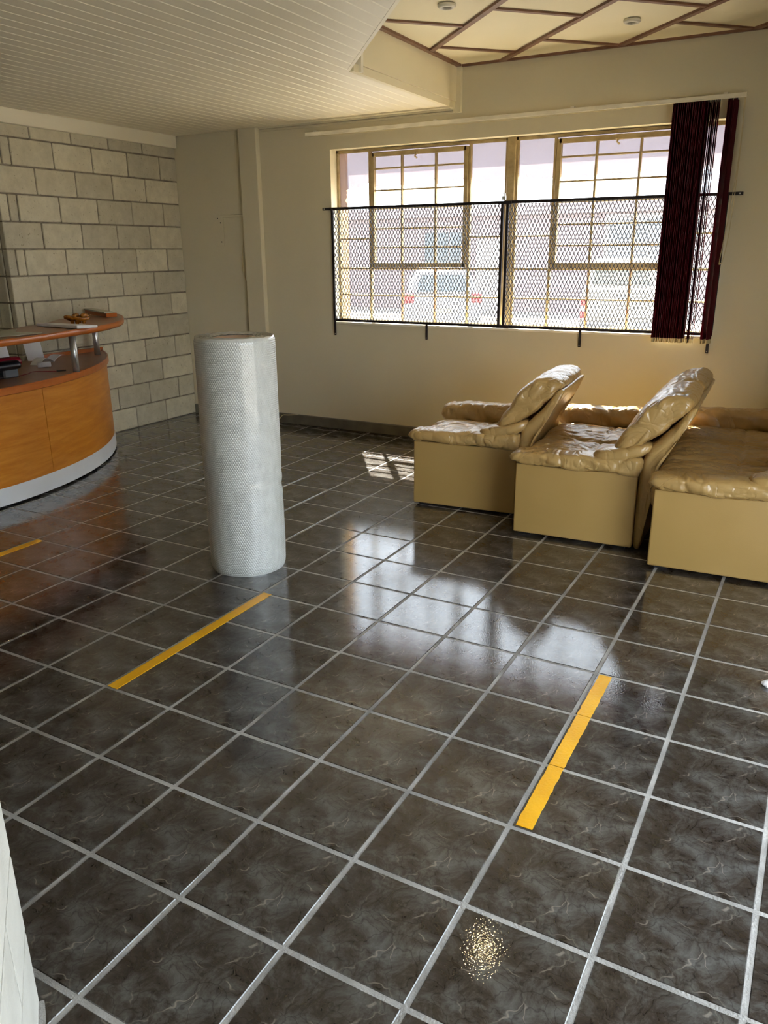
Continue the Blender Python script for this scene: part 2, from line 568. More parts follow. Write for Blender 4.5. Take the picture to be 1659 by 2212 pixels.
for r in range(13):
    if r % 2:
        cuts = [YW, 9.64, 8.43, 7.22, 6.01, 4.80, 4.55, YC]
    else:
        cuts = [YW, 9.03, 7.82, 6.61, 5.40, YC]
    for a, b in zip(cuts[1:], cuts[:-1]):
        block(wl, False, a, b, r, wl, XW)
    cx = [XW - 0.17 - 0.02, -11.0 if r % 2 else -11.6, -12.2 if r % 2 else -12.8, -13.4 if r % 2 else -14.0, -14.6 if r % 2 else -15.05]
    for a, b in zip(cx[1:], cx[:-1]):
        block(wl, True, a, b, r, wl, YC)
struct(MB().box(XW - 0.05, XW + 0.13, YC, YW - 0.06, 7.70, ZL).build('trim_1', M['ceiling'], bev=0.01), 'cream timber trim along the top of the block wall', 'trim')

# ------------------------------------------------------------------ window wall
YO = 11.12
b = MB()
b.box(XO, X0, YW, YO, 0, ZH + 0.5).box(X1, XR + 0.6, YW, YO, 0, ZH + 0.5).box(X0, X1, YW, YO, 0, Z0).box(X0, X1, YW, YO, Z1, ZH + 0.5)
wf = struct(b.build('wall_far', M['wall']), 'cream painted wall with the long steel window', 'wall')
MB().box(X0, X0 + 0.03, 10.76, YO + 0.02, Z0, Z1).build('outer_jamb', M['sunlit_brick'], wf)
MB().box(X0, X1, YW - 0.03, 10.62, Z0 - 0.045, Z0 + 0.012).build('window_sill', M['ceiling_bead'], wf, bev=0.008)
struct(MB().box(-7.98, -7.38, YW - 0.16, YW + 0.02, 0, ZL).build('trim_2', M['wall'], bev=0.02, seg=2), 'cream boxed pilaster standing against the window wall', 'pilaster')
struct(MB().box(XW + 0.02, -7.99, YW - 0.09, YW + 0.01, 0, 0.29).build('baseboard_left', M['baseboard'], bev=0.015), 'short grey baseboard in the corner by the block wall', 'baseboard')
struct(MB().box(-7.37, XR, YW - 0.09, YW + 0.01, 0, 0.29).build('baseboard_far', M['baseboard'], bev=0.015), 'grey brown baseboard under the window', 'baseboard')
struct(MB().box(-7.3, -1.5, YW - 0.05, YW + 0.02, 7.93, 7.97).box(-7.3, -1.5, YW - 0.09, YW + 0.02, 7.985, ZL).build('trim_3', M['wall']), 'thin cream cornice where the low ceiling meets the window wall', 'trim')

# other walls of the room, out of view (entrance openings behind and right of the camera)
b = MB()
b.box(XR, XR + 0.6, YB, -6.2, -0.4, ZH + 0.5).box(XR, XR + 0.6, 1.0, YW, -0.4, ZH + 0.5).box(XR, XR + 0.6, -6.2, 1.0, 5.9, ZH + 0.5).box(XR, XR + 0.6, -6.2, 1.0, -0.4, 0.0)
struct(b.build('wall_right', M['wall']), 'cream wall on the right with a wide entrance opening', 'wall')
b = MB()
b.box(XO, XR + 0.6, YB - 0.6, YB, -0.4, ZH + 0.5)
struct(b.build('wall_back', M['wall']), 'plain cream wall behind the viewer', 'wall')
struct(MB().box(XO - 0.5, XO, YB, YO, -0.4, ZH + 0.5).build('wall_light_stop', M['wall']), 'unseen cream wall added behind the reception desk to close off light', 'wall')  # out of view, added to stop stray light past the desk
struct(MB().box(XO - 0.5, XR + 0.6, YB - 0.6, YO + 0.6, ZH + 0.5, ZH + 0.8).build('roof', M['mortar']), 'unseen flat roof slab added above the ceilings to block the sun', 'roof')  # out of view, added to keep the sun off the ceilings

# ------------------------------------------------------------------ low ceiling of tongue-and-groove boards
DA, DB = (-1.66, 5.52), (1.129, 2.204)          # the slanted free edge
def diag_y(x):
    return DA[1] + (x - DA[0]) * (DB[1] - DA[1]) / (DB[0] - DA[0])
b = MB()
b.add([(XO, YB, ZL + 0.06), (XR, YB, ZL + 0.06), (XR, diag_y(XR) - 0.02, ZL + 0.06), (-1.64, 5.49, ZL + 0.06), (-1.64, YW, ZL + 0.06), (XO, YW, ZL + 0.06),
       (XO, YB, ZL + 0.12), (XR, YB, ZL + 0.12), (XR, diag_y(XR) - 0.02, ZL + 0.12), (-1.64, 5.49, ZL + 0.12), (-1.64, YW, ZL + 0.12), (XO, YW, ZL + 0.12)],
      [(0, 1, 2, 3, 4, 5), (11, 10, 9, 8, 7, 6)] + [(k, (k + 1) % 6, 6 + (k + 1) % 6, 6 + k) for k in range(6)])
cl = struct(b.build('ceiling', M['ceiling']), 'low cream ceiling of narrow boards over the reception', 'ceiling')
BW = 0.3075
x = XO
k = 0
first = -3.494 - BW * math.floor((-3.494 - XO) / BW)
edges = [XO] + [first + BW * q for q in range(120) if first + BW * q < XR] + [XR]
for a, c in zip(edges[:-1], edges[1:]):
    if c - a < 0.03:
        continue
    def top(xx):
        return YW - 0.005 if xx <= -1.64 else diag_y(xx)
    for (p, q) in ([(a, c)] if not (a < -1.64 < c) else [(a, -1.64), (-1.64 + 1e-3, c)]):
        p2, q2 = p + 0.0008, q - 0.0008
        ya, yc = top(p2), top(q2)
        if p >= -1.64:
            ya, yc = diag_y(p2), diag_y(q2)
        bb = MB()
        bd = [(p2, ZL + 0.06), (q2, ZL + 0.06), (q2, ZL), (p2 + 0.032, ZL), (p2 + 0.016, ZL - 0.007), (p2 + 0.006, ZL - 0.007), (p2, ZL)]
        ring0 = [(xx, YB, zz) for xx, zz in bd]
        ring1 = [(xx, ya + (yc - ya) * (xx - p2) / max(q2 - p2, 1e-6), zz) for xx, zz in bd]
        bb.rings([ring0, ring1])
        bb.build('ceiling_board', M['ceiling'], cl)

# ------------------------------------------------------------------ bulkhead between the two ceilings
b = MB()
b.box(-1.75, -1.53, 5.86, YW, ZL + 0.13, ZH + 0.3)
b.box(-1.66, -1.56, 5.60, YW, ZL - 0.012, ZL + 0.125)
b.box(-1.6, -1.42, YW - 0.1, YW, ZL - 0.1, ZH)
blk = struct(b.build('wall_bulkhead', M['panel']), 'cream bulkhead dropping from the panelled ceiling to the boards', 'bulkhead')
MB().box(-1.72, -1.50, 5.78, 5.86, ZL + 0.0, ZH).build('end_cover', M['ceiling_bead'], blk)
# fascia above the slanted edge
d = Vector((DB[0] - DA[0], DB[1] - DA[1], 0)).normalized()
e = Vector(((XR - DA[0]), diag_y(XR) - DA[1], 0)).length
nrm = Vector((-d.y, d.x, 0))
q0 = Vector((DA[0], DA[1], 0))
q1 = q0 + d * e
pts = [(q0.x, q0.y), (q1.x, q1.y), (q1.x + nrm.x * 0.06, q1.y + nrm.y * 0.06), (q0.x + nrm.x * 0.06, q0.y + nrm.y * 0.06)]
struct(MB().prism(pts, ZL - 0.004, ZH + 0.3).build('wall_fascia', M['ceiling']), 'slanted fascia rising from the edge of the board ceiling', 'fascia')

# ------------------------------------------------------------------ high ceiling: panels and brown battens
ch = struct(MB().box(-1.75, XR, -9.0, YW, ZH + 0.06, ZH + 0.12).build('ceiling_high', M['batten']), 'higher cream panelled ceiling with diagonal brown battens', 'ceiling')
region = [(-1.5, 5.2), (-1.5, YW), (XR, YW), (XR, diag_y(XR) + 0.0)]
region = [region[0], region[3], region[2], region[1]]   # ccw
def clip(poly, a, bq):
    """keep the left side of a->b"""
    out = []
    def side(p):
        return (bq[0] - a[0]) * (p[1] - a[1]) - (bq[1] - a[1]) * (p[0] - a[0])
    for i in range(len(poly)):
        p, q = poly[i], poly[(i + 1) % len(poly)]
        sp, sq = side(p), side(q)
        if sp >= 0:
            out.append(p)
        if sp * sq < 0:
            t = sp / (sp - sq)
            out.append((p[0] + (q[0] - p[0]) * t, p[1] + (q[1] - p[1]) * t))
    return out
def clip_all(poly):
    for i in range(4):
        poly = clip(poly, region[i], region[(i + 1) % 4])
        if len(poly) < 3:
            return None
    return poly
def area(poly):
    return 0.5 * sum(poly[i][0] * poly[(i + 1) % len(poly)][1] - poly[(i + 1) % len(poly)][0] * poly[i][1] for i in range(len(poly)))
UV = lambda s, dd: ((s + dd) / 2, (s - dd) / 2)          # s = x+y, dd = x-y
SL = [7.22 + 2.62 * k for k in range(-3, 5)]              # long battens
SHIFT = [-7.34 + 4 * k * 0 for k in range(8)]
offs = {-3: -6.4, -2: -8.1, -1: -7.34, 0: -9.65, 1: -8.1, 2: -5.55, 3: -7.3}
hw = 0.05
for k in range(-3, 4):
    s0, s1 = 7.22 + 2.62 * k, 7.22 + 2.62 * (k + 1)
    ds = [offs[k] + 4.0 * q for q in range(-4, 8)]
    for d0, d1 in zip(ds[:-1], ds[1:]):
        e_ = 0.0
        poly = [UV(s0, d0), UV(s0, d1), UV(s1, d1), UV(s1, d0)]
        if area(poly) < 0:
            poly.reverse()
        pc = clip_all(poly)
        if pc and abs(area(pc)) > 0.02:
            MB().prism(pc, ZH, ZH + 0.06).build('ceiling_panel', M['panel'], ch)
        a, c = UV(s0, d0), UV(s1, d0)
        dx = hw / math.sqrt(2)
        bp = [(a[0] + dx, a[1] - dx), (c[0] + dx, c[1] - dx), (c[0] - dx, c[1] + dx), (a[0] - dx, a[1] + dx)]
        pc = clip_all(bp)
        if pc and abs(area(pc)) > 0.01:
            MB().prism(pc, ZH - 0.035, ZH).build('batten', M['batten'], ch)
    if k > -3:
        a, c = UV(s0, -22), UV(s0, 22)
        dx = hw * 1.15 / math.sqrt(2)
        bp = [(a[0] - dx, a[1] - dx), (c[0] - dx, c[1] - dx), (c[0] + dx, c[1] + dx), (a[0] + dx, a[1] + dx)]
        if area(bp) < 0: bp.reverse()
        pc = clip_all(bp)
        if pc and abs(area(pc)) > 0.01:
            MB().prism(pc, ZH - 0.045, ZH).build('batten', M['batten'], ch)
MB().box(-1.53, -1.42, 5.4, YW, ZH - 0.05, ZH).build('batten', M['batten'], ch)
MB().box(-1.42, XR, YW - 0.07, YW, ZH - 0.05, ZH).build('batten', M['batten'], ch)

# ------------------------------------------------------------------ pier of white blocks beside the camera
F = Vector((2.775, -6.132, 0))
pd = Vector((0.776, -0.631, 0)); pn = Vector((0.631, 0.776, 0))
c4 = [F + pn * -0.03 + pd * 0.03, F + pd * 1.9 - pn * 0.03, F + pd * 1.9 - pn * 1.2, F + pd * 0.03 - pn * 1.2]
pier = struct(MB().prism([(p.x, p.y) for p in reversed(c4)], 0, ZL).build('wall_pier', M['mortar'], org=(F.x * T, F.y * T, 0)), 'white painted block pier at the near left edge', 'pier')  # grey core paints the recess shade seen between the white blocks
pme = {}
ang = math.atan2(pd.y, pd.x)
for r in range(13):
    cuts = [0, 1.2, 1.89] if r % 2 == 0 else [0, 0.62, 1.89]
    for a, c in zip(cuts[:-1], cuts[1:]):
        L = round(c - a, 3)
        if L not in pme:
            bb = MB().box(-L / 2 + 0.010, L / 2 - 0.010, -0.16, 0, 0.010, COURSE - 0.010)
            bb.rot(ang, (0, 0, 0))
            # face towards +pn
            me = bb.mesh('block', (0, 0, 0), bev=0.016, seg=2)
            me.materials.append(M['white_paint'])
            pme[L] = me
        mid = F + pd * ((a + c) / 2) + pn * 0.0
        place('block', pme[L], None, (mid.x * T, mid.y * T, r * COURSE * T), pier)
bb = MB().box(0, 0.14, -0.6 + 0.01, 0.6 - 0.01, 0.010, COURSE - 0.010).rot(ang, (0, 0, 0))
eme = bb.mesh('block', (0, 0, 0), bev=0.016, seg=2)
eme.materials.append(M['white_paint'])
for r in range(13):
    mid = F + pd * 1.80 - pn * 0.6
    place('block', eme, None, ((mid.x + pd.x * 0.1) * T, (mid.y + pd.y * 0.1) * T, r * COURSE * T), pier)
# ragged grout along its foot
gp = [F + pd * t + pn * (0.03 + 0.012 * math.sin(t * 9)) for t in np.linspace(0.02, 1.9, 40)]
bb = MB()
bb.add([(p.x, p.y, 0.004) for p in gp] + [(p.x - pn.x * 0.2, p.y - pn.y * 0.2, 0.012) for p in gp], [(k, k + 1, 41 + k, 40 + k) for k in range(39)])
bb.build('grout_bead', M['grout'], pier)

# ------------------------------------------------------------------ steel windows
YF = 10.68
def vbar(p, x, z0, z1, w=0.05, dep=0.10, mat='steel_frame', name='glazing_bar', y=YF):
    return MB().box(x - w / 2, x + w / 2, y - dep / 2, y + dep / 2, z0, z1).build(name, M[mat], p, bev=0.006)
def hbar(p, x0, x1, z, w=0.04, dep=0.08, mat='steel_frame', name='glazing_bar', y=YF):
    return MB().box(x0, x1, y - dep / 2, y + dep / 2, z - w / 2, z + w / 2).build(name, M[mat], p, bev=0.006)
def ragged(x0, x1, z0, z1, y, side=None, seed=0):
    """a sheet of old film with a torn lower edge"""
    rnd = random.Random(seed)
    n = max(6, int((x1 - x0) / 0.045))
    low = []
    for k in range(n + 1):
        q = x0 + (x1 - x0) * k / n
        zz = z0 + rnd.uniform(-0.015, 0.03) + 0.02 * math.sin(q * 7)
        if rnd.random() < 0.16:
            zz += rnd.uniform(0.05, 0.11)
        low.append((q, zz))
    pts = low + [(x1, z1), (x0, z1)]
    if side:
        pts = [(x0, side)] + [(x0 + 0.2 + rnd.uniform(-0.03, 0.03), side + (z0 - side) * k / 9) for k in range(9)] + [p for p in low if p[0] > x0 + 0.24] + [(x1, z1), (x0, z1)]
    n = len(pts)
    b = MB()
    vs = [(p[0], y, p[1]) for p in pts] + [(p[0], y + 0.006, p[1]) for p in pts]
    fs = [tuple(range(n)), tuple(range(2 * n - 1, n - 1, -1))] + [(k, n + k, n + (k + 1) % n, (k + 1) % n) for k in range(n)]
    return b.add(vs, fs)
def window(name, xs, label, seed):
    xl, b1, c1, m1, m2, c2, b2, xr = xs
    w = struct(empty(name, (xl + xr) / 2, YF, Z0), label, 'window')
    zt = 7.30
    # outer frame
    vbar(w, xl + 0.03, Z0, zt + 0.06, 0.06, name='frame_bar')
    vbar(w, xr - 0.03, Z0, zt + 0.06, 0.06, name='frame_bar')
    hbar(w, xl, xr, zt + 0.02, 0.07, 0.1, name='frame_bar')
    hbar(w, xl, xr, Z0 + 0.05, 0.07, 0.1, name='frame_bar')
    vbar(w, b1, Z0, zt, 0.06, mat='steel_frame')
    vbar(w, b2, Z0, zt, 0.06, mat='steel_frame')
    # lower lights
    for x_ in (m1, m2):
        vbar(w, x_, Z0 + 0.05, 4.43, 0.05, mat='steel_rust')
    for a, c in ((xl, b1), (b1, m1), (m1, m2), (m2, b2), (b2, xr)):
        hbar(w, a + 0.03, c - 0.03, 3.72, 0.04)
    hbar(w, xl, xr, 4.41, 0.05)
    for a, c in ((xl, b1), (b2, xr)):
        hbar(w, a + 0.03, c - 0.03, 5.165, 0.04)
        hbar(w, a + 0.03, c - 0.03, 5.93, 0.04)
    # casement
    cs = MB()
    for (x0_, x1_, z0_, z1_) in ((c1 - 0.05, c1 + 0.05, 4.44, 7.24), (c2 - 0.05, c2 + 0.05, 4.44, 7.24), (c1, c2, 4.44, 4.55), (c1, c2, 7.15, 7.25)):
        cs.box(x0_, x1_, YF - 0.09, YF + 0.03, z0_, z1_)
    cas = cs.build('casement', M['steel_frame'], w)
    for x_ in (m1, m2):
        vbar(cas, x_, 4.55, 7.15, 0.05, 0.08, y=YF - 0.03)
    rows = [4.55, 4.94, 5.41, 5.90, 6.34, 6.86, 7.15]
    for z in rows[1:-1]:
        for a, c in ((c1 + 0.05, m1 - 0.025), (m1 + 0.025, m2 - 0.025), (m2 + 0.025, c2 - 0.05)):
            hbar(cas, a, c, z, 0.04, 0.06, y=YF - 0.03)
    stay = MB().box((c1 + c2) / 2 - 0.1, (c1 + c2) / 2 + 0.06, YF - 0.14, YF - 0.08, 7.16, 7.25).tube([((c1 + c2) / 2, YF - 0.16, 7.18), ((c1 + c2) / 2 - 0.02, YF - 0.2, 7.08), ((c1 + c2) / 2 + 0.03, YF - 0.17, 7.04)], 0.022, 6)
    stay.build('casement_catch', M['steel_frame'], cas)
    # panes
    def pane(par, a, c, z0_, z1_, y):
        MB().box(a, c, y, y + 0.012, z0_, z1_).build('pane', M['pane'], par)
    for a, c in ((xl + 0.04, b1 - 0.02), (b1 + 0.02, m1 - 0.02), (m1 + 0.02, m2 - 0.02), (m2 + 0.02, b2 - 0.02), (b2 + 0.02, xr - 0.04)):
        pane(w, a, c, Z0 + 0.08, 3.71, YF + 0.01)
        pane(w, a, c, 3.73, 4.40, YF + 0.01)
    for a, c in ((xl + 0.04, b1 - 0.02), (b2 + 0.02, xr - 0.04)):
        for z0_, z1_ in ((4.42, 5.155), (5.175, 5.92), (5.94, zt)):
            pane(w, a, c, z0_, z1_, YF + 0.01)
    for a, c in ((c1 + 0.04, m1 - 0.02), (m1 + 0.02, m2 - 0.02), (m2 + 0.02, c2 - 0.04)):
        for z0_, z1_ in zip(rows[:-1], rows[1:]):
            pane(cas, a, c, z0_ + 0.01, z1_ - 0.01, YF - 0.03)
    # old film on the upper glass
    k = seed
    for a, c in ((xl + 0.04, b1 - 0.03), (b1 + 0.03, m1), (m1, m2), (m2, b2 - 0.03), (b2 + 0.03, xr - 0.04)):
        k += 1
        sd = 5.96 if (seed == 10 and k == 11) else None
        f = ragged(a, c, 6.44, zt, YF + 0.03, sd, k).build('window_film', M['film'], w)
        f['label'] = 'faded mauve film with a torn lower edge'
    return w
window('window_1', (X0, -4.12, -4.02, -3.17, -2.22, -1.40, -1.31, -0.34), 'left half of the steel window with a small-paned casement', 10)
window('window_2', (-0.14, 0.80, 0.90, 1.76, 2.724, 3.60, 3.70, X1), 'right half of the steel window, partly behind the maroon blind', 30)
mull = MB().box(-0.34, -0.14, YF - 0.1, YF + 0.12, Z0, Z1)
struct(mull.build('trim_4', M['steel_frame'], bev=0.01), 'cream steel mullion between the two halves of the window', 'mullion')

# ------------------------------------------------------------------ security grilles
def grille(x0, x1, label, ear, legs, seed):
    yg = YW - 0.06
    g = tag(empty('security_grille', (x0 + x1) / 2, yg, Z0), label, 'grille', 'black mesh grilles over the window')
    z0, z1 = 3.06, 5.92
    bw = 0.065
    ex = (x0 - 0.3, x1) if ear < 0 else (x0, x1 + 0.3)
    MB().box(ex[0], ex[1], yg - 0.02, yg + 0.02, z1 - bw / 2, z1 + bw / 2).build('frame_bar', M['black_iron'], g, bev=0.006)
    MB().box(x0 - 0.03, x1 + 0.03, yg - 0.02, yg + 0.02, z0 - bw / 2, z0 + bw / 2).build('frame_bar', M['black_iron'], g, bev=0.006)
    for x_ in (x0, x1):
        MB().box(x_ - bw / 2, x_ + bw / 2, yg - 0.025, yg + 0.025, z0, z1).build('frame_bar', M['black_iron'], g, bev=0.006)
    for x_ in legs:
        lg = MB().box(x_ - 0.03, x_ + 0.03, yg - 0.012, yg + 0.012, 2.65, z0).build('bracket', M['black_iron'], g, bev=0.005)
        MB().lathe((x_, yg - 0.013, 2.69), [(0.012, -0.01), (0.012, 0.01)], 8).build('screw', M['chrome'], lg)
    xe = ex[0] + 0.06 if ear < 0 else ex[1] - 0.06
    MB().box(xe - 0.015, xe + 0.015, yg - 0.026, yg - 0.018, z1 - 0.015, z1 + 0.015).build('screw', M['chrome'], g)
    b = MB()
    px, slope, th = 0.0885, 2.05, 0.0065
    zz0, zz1 = z0 + 0.02, z1 - 0.02
    H = zz1 - zz0
    n = int((x1 - x0 + H / slope) / px) + 2
    for sgn in (1, -1):
        for k in range(-2, n):
            s = x0 - H / slope + k * px if sgn > 0 else x0 + k * px
            # line x = s + sgn*(z-zz0)/slope
            zs = []
            za = (x0 - s) * slope * sgn; zb = (x1 - s) * slope * sgn
            lo, hi = max(0, min(za, zb)), min(H, max(za, zb))
            if hi - lo < 0.02:
                continue
            p = (s + sgn * lo / slope, yg + 0.004 * sgn, zz0 + lo)
            q = (s + sgn * hi / slope, yg + 0.004 * sgn, zz0 + hi)
            dx, dz = 1 / slope * sgn, 1.0
            L = math.hypot(dx, dz)
            nx, nz = dz / L * th, -dx / L * th
            vs = []
            for c in (p, q):
                vs += [(c[0] - nx, c[1] - 0.006, c[2] - nz), (c[0] + nx, c[1] - 0.006, c[2] + nz), (c[0] + nx, c[1] + 0.006, c[2] + nz), (c[0] - nx, c[1] + 0.006, c[2] - nz)]
            b.add(vs, [(0, 1, 5, 4), (1, 2, 6, 5), (2, 3, 7, 6), (3, 0, 4, 7)])
    mo = b.build('diamond_mesh', M['black_iron'], g)
    mo['kind'] = 'stuff'
    return g
g1 = grille(-5.06, -0.295, 'black diamond mesh grille over the left half of the window', -1, (-5.06, -2.26), 1)
g2 = grille(-0.165, 4.64, 'black diamond mesh grille over the right half, passing behind the maroon blind', 1, (1.76, 4.6), 2)
MB().box(-0.40, -0.06, YW - 0.095, YW - 0.08, 5.88, 5.95).build('joining_plate', M['black_iron'], g1)
MB().box(-0.44, -0.02, YW - 0.095, YW - 0.08, 3.02, 3.09).build('joining_plate', M['black_iron'], g1)
pl = MB().box(-0.29, -0.2, YW - 0.13, YW - 0.09, 5.97, 6.05).tube([(-0.28, YW - 0.11, 6.04), (-0.27, YW - 0.11, 6.11), (-0.22, YW - 0.11, 6.11), (-0.21, YW - 0.11, 6.04)], 0.012, 6)
tag(pl.build('padlock', M['chrome']), 'small padlock on top of the joint between the two grilles', 'padlock')

# ------------------------------------------------------------------ vertical blind
yb = YW - 0.24
vb = tag(empty('vertical_blind', 0, yb, 7.7), 'maroon vertical blind drawn to the right end of its long rail', 'blind')
MB().box(-5.69, 4.80, yb - 0.05, yb + 0.05, 7.695, 7.765).box(-5.69, 4.80, yb - 0.055, yb - 0.045, 7.675, 7.70).build('head_rail', M['ceiling_bead'], vb, bev=0.008)
for x_ in (-5.4, -2.0, 1.3, 4.4):
    MB().box(x_ - 0.04, x_ + 0.04, yb - 0.03, YW, 7.76, 7.80).build('rail_bracket', M['white_plastic'], vb)
MB().tube([(-5.6, yb - 0.03, 7.665), (-0.5, yb - 0.03, 7.64), (3.4, yb - 0.03, 7.675)], 0.006, 5).build('traverse_cord', M['cord'], vb)
rb = random.Random(4)
sx = [3.45 + 0.0262 * k + rb.uniform(-0.004, 0.004) for k in range(26)] + [4.16, 4.20, 4.235, 4.27, 4.305]
sx += [4.50, 4.535, 4.60, 4.63]
for k, x_ in enumerate(sx):
    a = math.radians(rb.uniform(74, 93) if x_ < 4.1 else (92 + rb.uniform(-2, 2) if x_ < 4.4 else rb.uniform(76, 92)))
    a2 = a + math.radians(rb.uniform(-5, 5))
    hw_ = 0.137
    rs = []
    for z, aa in ((7.66, a), (6.0, a + (a2 - a) * 0.4), (4.4, a + (a2 - a) * 0.7), (2.97, a2)):
        ux, uy = math.cos(aa), math.sin(aa)
        px_, py_ = -uy * 0.003, ux * 0.003
        rs.append([(x_ - ux * hw_ + px_, yb - uy * hw_ + py_, z), (x_ + ux * hw_ + px_, yb + uy * hw_ + py_, z), (x_ + ux * hw_ - px_, yb + uy * hw_ - py_, z), (x_ - ux * hw_ - px_, yb - uy * hw_ - py_, z)])
    s = MB().rings(rs).build('slat', M['blind'], vb)
    ux, uy = math.cos(a2), math.sin(a2)
    bw_ = MB().bar((x_ - ux * 0.13, yb - uy * 0.13, 2.925), (x_ + ux * 0.13, yb + uy * 0.13, 2.925), 0.016, 0.09)
    bw_.build('bottom_weight', M['cord'], s)
    MB().box(x_ - 0.012, x_ + 0.012, yb - 0.02, yb + 0.02, 7.655, 7.70).build('hanger', M['black_plastic'], s)
loop = spline([(4.78, yb - 0.02, 7.69), (4.80, yb, 6.5), (4.78, yb, 5.2), (4.72, yb, 4.62), (4.68, yb, 4.55), (4.66, yb, 4.62), (4.74, yb, 5.6), (4.79, yb - 0.02, 6.8), (4.76, yb - 0.02, 7.69)], 6)
MB().tube(loop, 0.009, 5).build('pull_cord', M['cord'], vb)

# ------------------------------------------------------------------ fittings on the far wall
wp = tag(empty('blank_plate', -8.92, YW - 0.02, 5.1), 'blank cream wall plate with three dark screw holes beside the pilaster', 'wall plate')
MB().box(-9.04, -8.80, YW - 0.02, YW, 5.03, 5.86).build('plate', M['wall'], wp, bev=0.008)
for (x_, z) in ((-9.0, 5.78), (-8.90, 5.66), (-8.90, 5.14)):
    MB().tube([(x_, YW - 0.024, z), (x_, YW - 0.015, z)], 0.018, 8).build('screw_hole', M['dark'], wp)
tag(MB().box(-8.8, -7.98, YW - 0.045, YW, 5.80, 5.87).build('conduit', M['wall'], bev=0.01), 'short cream conduit running from the blank plate to the pilaster', 'conduit')
pth = spline([(-8.03, YW - 0.03, 5.4), (-8.13, YW - 0.05, 4.9), (-8.15, YW - 0.06, 4.4), (-8.05, YW - 0.05, 3.9), (-8.02, YW - 0.03, 3.2), (-8.0, YW - 0.03, 2.4), (-8.02, YW - 0.04, 1.2), (-8.0, YW - 0.04, 0.35)], 6)
tag(MB().tube(pth, 0.014, 6).build('loose_cable', M['cord']), 'thin pale cable hanging loose along the left of the pilaster', 'cable')
pth = spline([(-7.33, YW - 0.03, 0.8), (-7.28, YW - 0.12, 0.4), (-7.25, YW - 0.16, 0.12), (-7.15, YW - 0.17, 0.03), (-7.05, YW - 0.14, 0.14), (-6.95, YW - 0.11, 0.24), (-6.75, YW - 0.105, 0.26), (-6.4, YW - 0.10, 0.30)], 6)
tag(MB().tube(pth, 0.012, 6).build('floor_cable', M['cord']), 'pale cable curling over the baseboard at the foot of the pilaster', 'cable')

# ------------------------------------------------------------------ ceiling lamps
def downlight(x_, y_, label, lit):
    o = tag(empty('downlight', x_, y_, ZH - 0.08), label, 'lamp', 'round downlights in the panelled ceiling')
    MB().lathe((x_, y_, ZH - 0.07), [(0.10, 0.07), (0.155, 0.06), (0.16, 0.03), (0.13, 0.0), (0.095, 0.0), (0.085, 0.03)], 28, cap=False).build('ring', M['lamp_ring'], o, smooth=True)
    if lit:
        w = NT('warm_bulb')
        w.n.remove(w.b)
        em = w.new('ShaderNodeEmission', Strength=260.0)
        em.inputs[0].default_value = (1.0, 0.78, 0.42, 1)
        w.link(em.outputs[0], w.out.inputs[0])
        bm_ = w.mat
    else:
        bm_ = M['lamp_dark']
    MB().lathe((x_, y_, ZH - 0.05), [(0.05, 0.05), (0.06, 0.03), (0.05, 0.01), (0.02, 0.0)], 20).build('bulb', bm_, o, smooth=True)
downlight(0.204, 5.847, 'round white downlight nearest the low ceiling edge', False)
downlight(2.814, 8.477, 'round white downlight nearest the window wall', False)
downlight(2.50, 3.41, 'glowing warm downlight in the panelled ceiling, seen only mirrored in the floor', True)

# ------------------------------------------------------------------ sofas
def wr(p, amp, f, seed, an=(1, 1, 1)):
    q = Vector((p[0] * f * an[0] + seed, p[1] * f * an[1] + seed * 1.7, p[2] * f * an[2] - seed))
    wv = noise.noise_vector(q * 0.6) * 0.7
    a = 1 - abs(noise.noise(q + wv))
    b_ = 1 - abs(noise.noise(q * 2.1 + wv * 1.3 + Vector((5, 3, 1))))
    return -amp * (max(0, a) ** 9) - 0.6 * amp * (max(0, b_) ** 10) + 0.55 * amp * noise.noise(q * 0.5)

def displace(mb, fn):
    v = np.array(mb.v)
    nr = np.zeros_like(v)
    for f in mb.f:
        a, b_, c = v[f[0]], v[f[1]], v[f[2]]
        n_ = np.cross(b_ - a, c - a)
        for i in f:
            nr[i] += n_
    ln = np.linalg.norm(nr, axis=1, keepdims=True); ln[ln == 0] = 1
    nr /= ln
    cen = v.mean(0)
    if ((v - cen) * nr).sum() < 0:
        nr = -nr
    mb.v = [tuple(p + n_ * fn(p)) for p, n_ in zip(v, nr)]
    return mb

def end_scale(t, r):
    """1 in the middle, rounding to small at both ends; t 0..1, r rounded fraction"""
    e_ = min(t, 1 - t)
    if e_ >= r:
        return 1.0
    q = 1 - e_ / r
    return max(0.05, math.sqrt(max(0.0, 1 - q * q)))

def loft_y(prof, y0, y1, n, r, smin=0.6):
    cx_ = sum(p[0] for p in prof) / len(prof); cz_ = sum(p[1] for p in prof) / len(prof)
    ts = sorted(set(list(np.linspace(0, 1, n)) + [r * (1 - math.cos(a)) for a in np.linspace(0, math.pi / 2, 8)] + [1 - r * (1 - math.cos(a)) for a in np.linspace(0, math.pi / 2, 8)]))
    rs = []
    for t in ts:
        s = smin + (1 - smin) * end_scale(t, r) if 0 < t < 1 else smin
        rs.append([(cx_ + (px_ - cx_) * s, y0 + (y1 - y0) * t, cz_ + (pz_ - cz_) * s) for px_, pz_ in prof])
    return MB().rings(rs)

def loft_x(prof, path, r):
    """prof: list of (dy, dz); path: list of (x, y, z, sy, sz)"""
    rs = [[(x_, y_ + dy * sy, z_ + dz * sz) for dy, dz in prof] for x_, y_, z_, sy, sz in path]
    return MB().rings(rs)

